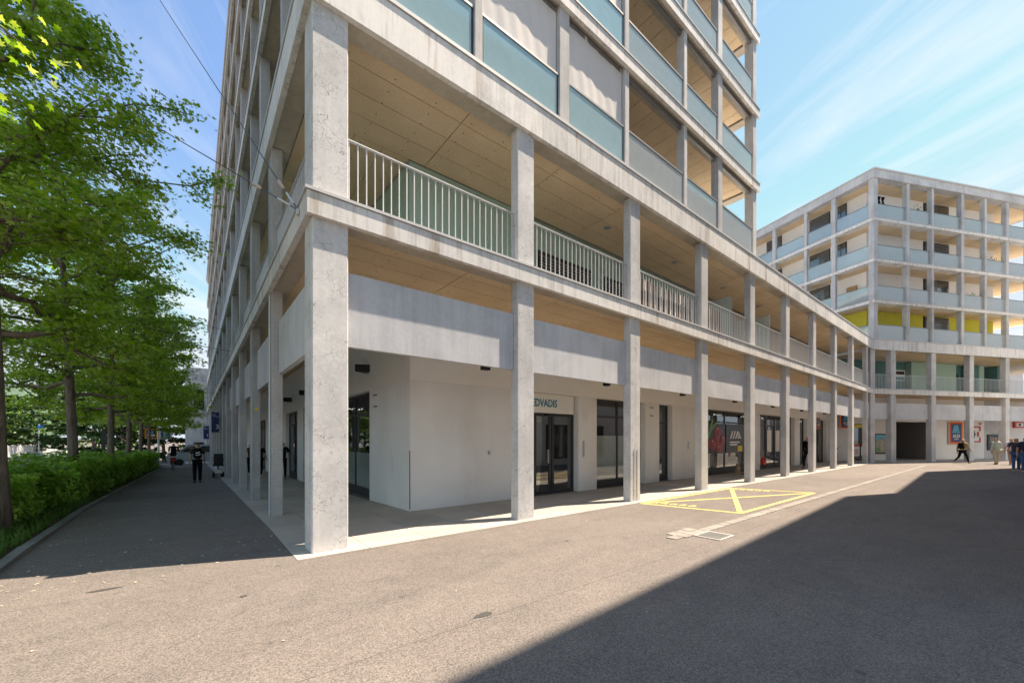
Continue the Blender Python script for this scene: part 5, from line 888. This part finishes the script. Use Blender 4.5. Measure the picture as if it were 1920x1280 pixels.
    for d in 'lr':
        skin_obj('shoe', [J['hl' + d], J['an' + d] - V((0, 0, .012 * H)), J['to' + d]], [(0, 1), (1, 2)], [.02 * H, .026 * H, .021 * H], M[shoes], body)
    ht = J['head'].lerp(J['top'], 0.6); hb = [ht + V((0, -0.012 * H, 0.008 * H)), ht + V((0, -0.032 * H, -0.03 * H))]; hr = [(.052 * H, .05 * H), .043 * H]
    if hairlen: hb.append(J['nb'] + V((0, -0.045 * H, -hairlen * H))); hr.append(.032 * H)
    skin_obj('hair', hb, [(i, i + 1) for i in range(len(hb) - 1)], hr, M[hair], body)
    if bag:
        m_, emblem = bag; c = J['chest'] + V((0, -0.095 * H, -0.02 * H))
        mb = MB(); n = 8; prof = [(0.055, -0.11), (0.078, -0.10), (0.082, 0.02), (0.07, 0.10), (0.045, 0.125)]
        vs_ = [];
        for hw, z in prof:
            for k in range(12): a = 2 * math.pi * k / 12; ca, sa = math.cos(a), math.sin(a); vs_.append((c.x + hw * H * (abs(ca) ** 0.6) * (1 if ca > 0 else -1), c.y + 0.045 * H * (abs(sa) ** 0.6) * (1 if sa > 0 else -1), c.z + z * H))
        fs_ = [(i * 12 + k, i * 12 + (k + 1) % 12, (i + 1) * 12 + (k + 1) % 12, (i + 1) * 12 + k) for i in range(4) for k in range(12)] + [tuple(range(11, -1, -1)), tuple(range(48, 60))]
        me, mid = mb.add(vs_, fs_).mesh('backpack', M[m_], True); o = bpy.data.objects.new('backpack', me); COL.objects.link(o); o.parent = body; o.location = mid
        for s in (-1, 1):
            me, mid = MB().tube([c + V((s * .05 * H, 0.02 * H, .10 * H)), J['nb'] + V((s * .06 * H, 0.0, 0.02 * H)), J['chest'] + V((s * .07 * H, .07 * H, 0.01 * H)), c + V((s * .07 * H, 0.03 * H, -.09 * H))], 0.012 * H, 6).mesh('strap', M[m_], True); q = bpy.data.objects.new('strap', me); COL.objects.link(q); q.parent = body; q.location = mid
        if emblem:
            y = -0.0475 * H; pts = [(-.05, -.035), (.0, -.05), (.055, -.02), (.05, .0), (.0, -.03), (-.04, -.02)]; me, mid = MB().add([(c.x + a * H, c.y + y, c.z + b * H - 0.01 * H) for a, b in pts], [tuple(range(6))]).add([(c.x + a * H, c.y + y, c.z + b * H) for a, b in ((-.04, -.01), (.04, .01), (.04, .035), (-.04, .015))], [(0, 1, 2, 3)]).mesh('emblem', M['white']); q = bpy.data.objects.new('emblem', me); COL.objects.link(q); q.parent = body; q.location = mid
    return body, J
person((0.14, 22.4, gz(0, 22.4)), R(2), 1.80, 'man in olive shirt and black trousers walking away with a black backpack', 'olive', 'blackc', 'rubber', 'hairdark', stride=0.10, arms=(-0.1, 0.1), elbow=(0.12, 0.15), bag=('blackc', True), spread=0.0, legw=1.1)
person((2.75, 24.8, gz(2, 24.8)), R(190), 1.76, 'person in black top and black trousers walking in the side colonnade', 'blackc', 'blackc', 'whitec', 'hairdark', stride=0.2, group='walkers in the side colonnade'); person((2.55, 27.2, gz(2, 27)), R(10), 1.78, 'person in dark brown clothes behind the others in the side colonnade', 'brownc', 'blackc', 'whitec', 'hairdark', stride=0.15, group='walkers in the side colonnade')
person((3.35, 21.8, gz(2, 21.8)), R(170), 1.78, 'person in black standing half hidden by the second side column', 'blackc', 'blackc', 'rubber', 'hairdark', stride=0.05, group='walkers in the side colonnade')
person((40.1, 2.2, 0), R(-115), 1.74, 'person with khaki jacket, white cap and black backpack striding past the column', 'khaki', 'blackc', 'brownc', 'creamc', stride=0.52, arms=(-0.3, 0.25), elbow=(0.35, 0.5), sleeve=2, bag=('blackc', False), lean=0.05)
person((40.1, 0.75, 0), R(-60), 1.70, 'person in mint top and wide cream trousers walking towards the cash machine', 'mintc', 'creamc', 'brownc', 'hairbrown', stride=0.14, arms=(-0.05, 0.05), elbow=(0.15, 0.15), sleeve=2, legw=1.35, spread=0.0, trunkw=0.92)
person((40.0, 0.15, 0), R(-75), 1.70, 'person with fair hair in lilac top and dusty pink trousers', 'lilac', 'pinkc', 'whitec', 'hairblond', stride=0.22, arms=(0.1, -0.15), elbow=(0.2, 0.2), legw=1.1)
person((32.3, -0.02, 0), R(95), 1.70, 'person in patterned dark top and blue jeans at the right picture edge', 'printc', 'denim', 'whitec', 'hairbrown', 0.06, stride=0.2, arms=(0.3, 0.5), elbow=(1.3, 1.2), legw=1.15, trunkw=1.15)
person((31.4, -0.30, 0), R(100), 1.72, 'person in blue jeans and dark jacket mostly outside the right picture edge', 'navyc', 'denim', 'whitec', 'hairdark', stride=0.1)
person((26.6, 7.15, 0), R(80), 1.80, 'person all in black walking behind a slim column in the colonnade', 'blackc', 'blackc', 'rubber', 'hairbrown', stride=0.28, sleeve=2, arms=(0.2, -0.3), elbow=(0.1, 0.2))
person(FB.p(7.4, 5.2, 0.1), R(-20), 1.72, 'person in grey blue top sitting in the dark passage', 'navyc', 'blackc', 'whitec', 'hairdark', sit=True, sleeve=2)
person((19.6, 7.45, 0), R(60), 1.68, 'person in black coat with red bag behind the fifth column', 'blackc', 'blackc', 'rubber', 'hairbrown', 0.05, stride=0.2, sleeve=2)
HB = thing('handbag', (20.15, 7.05, 0.55), 'red patterned shopping bag carried beside a column', 'bag'); MB().lathe([(0.02, -.16), (.10, -.15), (.11, 0), (.08, .13), (.03, .16)], (20.0, 7.05, 0.62), 14).build('bag_body', M['redplastic'], HB, smooth=True); MB().tube([(19.93, 7.05, .74), (19.97, 7.05, .9), (20.03, 7.05, .9), (20.07, 7.05, .74)], 0.012, 6).build('strap', M['redplastic'], HB)
# seat in the passage
PS = thing('bench', FB.p(7.4, 5.1, 0), 'low dark bench under the sitting person', 'bench'); MB().box(6.6, 8.2, 4.9, 5.35, 0.40, 0.46, FB).build('seat', M['dark'], PS)
for u in (6.7, 8.05): MB().box(u, u + 0.06, 4.95, 5.3, 0.004, 0.40, FB).build('leg', M['dark'], PS)
# small dog
DV = [(0, -.22, .30), (0, 0, .31), (0, .20, .33), (0, .30, .42), (0, .42, .43), (-.07, .2, .16), (-.07, .21, .02), (.07, .22, .16), (.07, .25, .02), (-.07, -.22, .17), (-.07, -.25, .02), (.07, -.2, .17), (.07, -.19, .02), (0, -.33, .40), (-.05, .30, .50), (.05, .30, .50)]
dg = skin_obj('dog', DV, [(0, 1), (1, 2), (2, 3), (3, 4), (2, 5), (5, 6), (2, 7), (7, 8), (0, 9), (9, 10), (0, 11), (11, 12), (0, 13), (3, 14), (3, 15)], [.10, .10, .11, .085, .04, .045, .03, .045, .03, .05, .03, .05, .03, .03, .03, .03], M['dog'], None, (18.7, 7.6, 0.008), (1,)); dg.rotation_euler = (0, 0, R(-70)); tag(dg, 'small shaggy beige dog on the colonnade floor by the poster', 'dog')

# ------------------------------------------------------------------ vehicles
def ring(c, r, w, axis, n=22): return MB().lathe([(r + w * math.cos(2 * math.pi * k / 8), w * math.sin(2 * math.pi * k / 8)) for k in range(9)], c, n, axis)
def bicycle(loc, rot, label, group=None, cm='dark'):
    t = put('bicycle', None, loc, None, 0, None, label, 'bicycle', group); L = Vector(loc); parts = []
    def P(nm, mb, m_, par=t, smooth=True): me, mid = mb.mesh(nm, M[m_], smooth); o = bpy.data.objects.new(nm, me); COL.objects.link(o); o.parent = par; o.location = mid - (Vector(par.location) if par is not t else Vector((0, 0, 0))); return o
    for y in (-0.53, 0.53):
        w = P('wheel', ring((0, y, 0.34), 0.33, 0.018, 'X'), 'rubber'); P('rim', ring((0, y, 0.34), 0.305, 0.010, 'X'), 'silver', w)
        sp = MB()
        for k in range(10): a = k * math.pi / 10; sp.tube([(0, y + .3 * math.cos(a), .34 + .3 * math.sin(a)), (0, y - .3 * math.cos(a), .34 - .3 * math.sin(a))], 0.002, 3)
        P('spokes', sp, 'silver', w)
    fr = MB(); q = dict(bb=(0, -0.08, .30), seat=(0, -.24, .82), head=(0, .36, .85), hb=(0, .39, .70), rear=(0, -.53, .34), front=(0, .53, .34))
    for a, b in (('bb', 'seat'), ('bb', 'hb'), ('seat', 'head'), ('head', 'hb'), ('bb', 'rear'), ('seat', 'rear'), ('hb', 'front')): fr.tube([q[a], q[b]], 0.016, 7)
    P('frame', fr, cm); P('handlebar', MB().tube([(-.28, .22, 1.0), (-.2, .32, 1.03), (0, .37, 1.02), (.2, .32, 1.03), (.28, .22, 1.0)], 0.013, 7).tube([(0, .36, .85), (0, .37, 1.02)], 0.014, 7), 'silver')
    P('saddle', MB().tube([(0, -.38, .93), (0, -.28, .94), (0, -.12, .92)], [0.075, 0.065, 0.025], 8).tube([(0, -.24, .80), (0, -.26, .92)], 0.013, 6), 'black'); P('mudguard', MB().tube([(0, -.53 + .37 * math.cos(a), .34 + .37 * math.sin(a)) for a in np.linspace(.6, 3.0, 9)], 0.02, 6), 'black'); P('crank', MB().lathe([(0.001, -.01), (.09, -.01), (.09, .01), (.001, .01)], (0.02, -.08, .30), 16, 'X').tube([(.05, -.08, .30), (.06, .06, .22)], .01, 6).tube([(-.05, -.08, .30), (-.06, -.22, .38)], .01, 6), 'silver')
    t.rotation_euler = (0, 0, rot); return t
bicycle((35.0, 7.75, 0.008), R(-75), 'city bicycle parked against the wall behind the slim columns')
cy = bicycle((-1.18, 39.6, gz(0, 39.6)), R(-4), 'bicycle ridden along the footpath with a red rear box'); 
cb, _ = person((-1.18, 39.4, gz(0, 39.4) + 0.30), R(-4), 1.76, 'cyclist in black jacket and dark helmet riding away down the path', 'blackc', 'blackc', 'rubber', 'blackc', sit=False, stride=0.35, arms=(0.7, 0.7), elbow=(0.3, 0.3), sleeve=2, lean=0.12, trunkw=1.25)
CR = thing('cargo_box', (-1.18, 38.9, gz(0, 39) + 0.8), 'red plastic box strapped to the bicycle rack', 'box'); box('box_body', M['redplastic'], CR, -1.34, -1.02, 38.75, 39.05, gz(0, 39) + 0.62, gz(0, 39) + 0.95); box('box_lid', M['white'], CR, -1.36, -1.0, 38.73, 39.07, gz(0, 39) + 0.953, gz(0, 39) + 1.0)
# mobility scooter by the columns
MS = thing('mobility_scooter', (1.0, 26.3, gz(0, 26.3)), 'black mobility scooter parked in front of the columns', 'scooter'); z = gz(0, 26.3)
for x, y in ((0.82, 25.9), (1.22, 25.9), (0.86, 26.95), (1.18, 26.95)): MB().lathe([(0.001, -.05), (.11, -.05), (.15, -.03), (.15, .03), (.11, .05), (.001, .05)], (x, y, z + 0.15), 18, 'X').build('wheel', M['rubber'], MS, smooth=True)
MB().profile([(25.75, z + .22), (25.75, z + .42), (26.15, z + .46), (26.3, z + .2), (26.8, z + .2), (26.95, z + .55), (27.1, z + .5), (27.1, z + .15), (26.0, z + .13)], 0.86, 1.18, Fr((0, 0), (1, 0))).build('body', M['silver'], MS)
MB().post(0.80, 1.24, 25.75, 26.2, z + 0.60, z + 0.72, c=0.04).build('seat', M['black'], MS); MB().post(0.82, 1.22, 25.68, 25.78, z + 0.72, z + 1.25, c=0.03).build('backrest', M['black'], MS); MB().tube([(1.02, 26.0, z + .42), (1.02, 26.0, z + .62)], .04, 8).build('seat_post', M['dark'], MS); MB().tube([(1.02, 26.98, z + .5), (1.02, 26.75, z + 1.0)], .03, 8).tube([(.76, 26.7, z + 1.0), (1.28, 26.7, z + 1.0)], .016, 8).build('tiller', M['dark'], MS)
for s in (0.79, 1.25): MB().tube([(s, 25.75, z + .92), (s, 26.15, z + .92)], .025, 8).build('armrest', M['black'], MS)
# van and moped at the path end
VN = thing('van', (-0.3, 51.2, gz(0, 51.2)), 'grey blue van crossing behind the stair tower', 'van'); z = gz(0, 51.2) + 0.0; fv = Fr((-2.0, 50.3), (0, 1), (1, 0))
prof = [(0, .35), (0, 1.0), (.12, 1.15), (.75, 1.3), (1.45, 1.95), (1.7, 2.02), (4.6, 2.02), (4.75, 1.9), (4.8, .35)]
MB().profile([(v, z + h) for v, h in prof], 0.0, 1.9, fv).build('body', M['vanpaint'], VN)
for a, b in ((1.5, 2.5), (2.6, 3.6), (3.7, 4.55)): MB().profile([(a, z + 1.28), (a + (0.0 if a > 2 else -.45), z + 1.3), (a + .05, z + 1.85), (b, z + 1.85), (b, z + 1.28)], -0.012, -0.002, fv).build('window', M['vanglass'], VN)
for v in (0.95, 3.95): MB().lathe([(0.001, -.12), (.24, -.12), (.33, -.1), (.33, .1), (.24, .12), (.001, .12)], (-2.0 + v, 50.36, z + 0.33), 20, 'Y').build('wheel', M['rubber'], VN, smooth=True)
MB().profile([(-.03, z + .75), (-.03, z + .92), (.05, z + .92), (.05, z + .75)], .1, .5, fv).build('headlight', M['lamp'], VN); MB().profile([(-.05, z + .3), (-.05, z + .55), (.1, z + .55), (.1, z + .3)], 0.02, 1.88, fv).build('bumper', M['dark'], VN)
MP = thing('moped', (-2.5, 44.6, gz(0, 44.6)), 'pale moped parked at the end of the hedge', 'moped'); z = gz(0, 44.6)
for y in (44.0, 45.2): MB().lathe([(0.001, -.05), (.15, -.05), (.22, -.03), (.22, .03), (.15, .05), (.001, .05)], (-2.42, y, z + 0.24), 18, 'X').build('wheel', M['rubber'], MP, smooth=True)
MB().profile([(43.8, z + .35), (43.75, z + .75), (44.4, z + .72), (44.55, z + .35), (44.9, z + .32), (45.1, z + .9), (45.25, z + .85), (45.2, z + .3), (44.6, z + .2)], -2.52, -2.32).build('body', M['silver'], MP); MB().tube([(-2.75, 45.05, z + 1.0), (-2.1, 45.05, z + 1.0)], .02, 7).build('handlebar', M['black'], MP); MB().post(-2.53, -2.31, 43.8, 44.4, z + .755, z + .83, c=.03).build('seat', M['black'], MP); MB().lathe([(0.001, 0), (.08, 0), (.09, .06), (.001, .07)], (-2.42, 45.2, z + .85), 14, 'Y').build('headlight', M['lamp'], MP)

# ------------------------------------------------------------------ balcony odds and ends
L4 = BLV[3]; L2 = BLV[1]
LD = thing('laundry', FB.p(0.9, 0.5, L4 + 1.5), 'dark clothes drying on the top corner balcony of the white block', 'laundry')
for k, u in enumerate((0.55, 0.85, 1.15, 1.5)):
    vs = [FB.p(u + 0.13 * sx + 0.02 * math.sin(r_ * 2 + k), 0.5 + 0.03 * math.sin(r_ * 1.7 + sx), L4 + 1.05 + 0.13 * r_) for r_ in range(7) for sx in (-1, 0, 1)]; MB().add(vs, [(r_ * 3 + q, r_ * 3 + q + 1, r_ * 3 + q + 4, r_ * 3 + q + 3) for r_ in range(6) for q in range(2)]).build('garment', M['blackc'], LD)
MB().tube([FB.p(0.4, 0.5, L4 + 1.86), FB.p(1.8, 0.5, L4 + 1.86)], 0.01, 5).build('line', M['steel'], LD)
for k, (s, m_) in enumerate(((0.75, 'leafprint'), (1.6, 'leafprint'), (2.0, 'leafprint'))):
    t = thing('potted_plant', FL.p(s, 0.5, L2), ['potted plant at the corner of the cluttered balcony', 'potted plant in the middle of the cluttered balcony', 'potted plant by the wooden board on the balcony'][k], 'plant'); c = FL.p(s, 0.45, L2); MB().lathe([(0.001, 0.01), (.10, .01), (.14, .28), (.12, .28), (.001, .26)], c, 14).build('pot', M['brick'], t, smooth=True)
    n = 160; cc = np.array(c) + rng.normal(size=(n, 3)) * np.array([.12, .12, .16]) + np.array([0, 0, .55]); leaf_cloud('foliage', cc, rng.normal(size=(n, 3)) + np.array([0, 0, 1]), rng.uniform(.08, .16, n), *OVAL, M['far'], t)
WB = thing('wooden_board', FL.p(2.1, 1.1, L2), 'brown board leaning on the wall of the cluttered balcony', 'board'); MB().box(1.75, 2.4, 1.2, 1.24, L2, L2 + 1.75, FL).build('board_sheet', M['wood'], WB)
GC = thing('balcony_chair', FL.p(1.2, 0.6, L2), 'red and grey garden chair on the cluttered balcony', 'chair'); MB().box(0.95, 1.4, 0.4, 0.85, L2 + .42, L2 + .48, FL).build('seat', M['redplastic'], GC); MB().box(0.5, 0.9, 0.78, 0.84, L2 + .5, L2 + 1.2, FL).build('backrest', M['dark'], GC)
for a, b in ((.97, .42), (1.35, .42), (.97, .8), (1.35, .8)): MB().box(a, a + .04, b, b + .04, L2, L2 + .42, FL).build('leg', M['dark'], GC)
# reed screens behind two terrace railings
for k, i in enumerate((2, 3)):
    a = X0 + D * i + 0.47; b = a + (3.1 if i == 2 else 1.2); t = thing('reed_screen', ((a + b) / 2, 6.3, 5.06), ['brown and white slatted screen tied behind the terrace railing', 'short brown slatted screen tied behind the next terrace railing'][k], 'screen'); x = a; q = 0
    while x < b:
        sh = 0.05 * math.sin(q * 1.9); MB().add([(x, 6.30, 5.08), (x + 0.05, 6.30, 5.08), (x + 0.05 + sh, 6.30, 5.95), (x + sh, 6.30, 5.95), (x, 6.32, 5.08), (x + 0.05, 6.32, 5.08), (x + 0.05 + sh, 6.32, 5.95), (x + sh, 6.32, 5.95)], [(0, 1, 2, 3), (7, 6, 5, 4), (0, 4, 5, 1), (1, 5, 6, 2), (2, 6, 7, 3), (3, 7, 4, 0)]).build('slat', M['brownc' if q % 3 else 'cream'], t); x += 0.085; q += 1
YS = thing('sticker', (1.3, 13.4, 1.6), 'round yellow sticker on the second side column', 'sticker'); MB().lathe([(0.001, 0), (.045, 0), (.045, .003), (.001, .003)], (1.40, Y0 + DL * 2 - 0.004, 2.45), 14, 'Y').build('sticker_disc', M['yellowprint'], YS)

# furniture and plants on the far balconies
def balcony_plant(u, f, label, h=1.0, fr=FB):
    c = fr.p(u, 0.55, BLV[f]); t = thing('potted_plant', c, label, 'plant'); MB().lathe([(0.001, 0.01), (.15, .01), (.2, .42), (.17, .42), (.001, .38)], c, 14).build('pot', M['brick'], t, smooth=True)
    n = 320; cc = np.array(c) + rng.normal(size=(n, 3)) * np.array([.17, .17, .24]) + np.array([0, 0, .4 + h * .6]); leaf_cloud('foliage', cc, rng.normal(size=(n, 3)) + np.array([0, 0, 1]), rng.uniform(.08, .17, n), *OVAL, M['far'], t)
balcony_plant(4.6, 3, 'potted shrub on the top balcony of the white block', 0.9); balcony_plant(12.4, 2, 'potted shrub near the right end of the white block', 0.9); balcony_plant(10.2, 1, 'potted shrub two floors above the lime wall', 0.7)
def balcony_table(u, f, label, m_):
    c = FB.p(u, 0.75, BLV[f]); t = thing('balcony_table', c, label, 'table'); MB().lathe([(0.001, 0.70), (.35, .70), (.35, .73), (.001, .73)], c, 18).build('table_top', M[m_], t); MB().tube([(c[0], c[1], c[2] + .01), (c[0], c[1], c[2] + .70)], .03, 8).build('leg', M['dark'], t)
balcony_table(7.3, 3, 'round white table behind the top balcony glass', 'white'); balcony_table(4.4, 1, 'round dark table behind the balcony glass above the lime wall', 'dark')
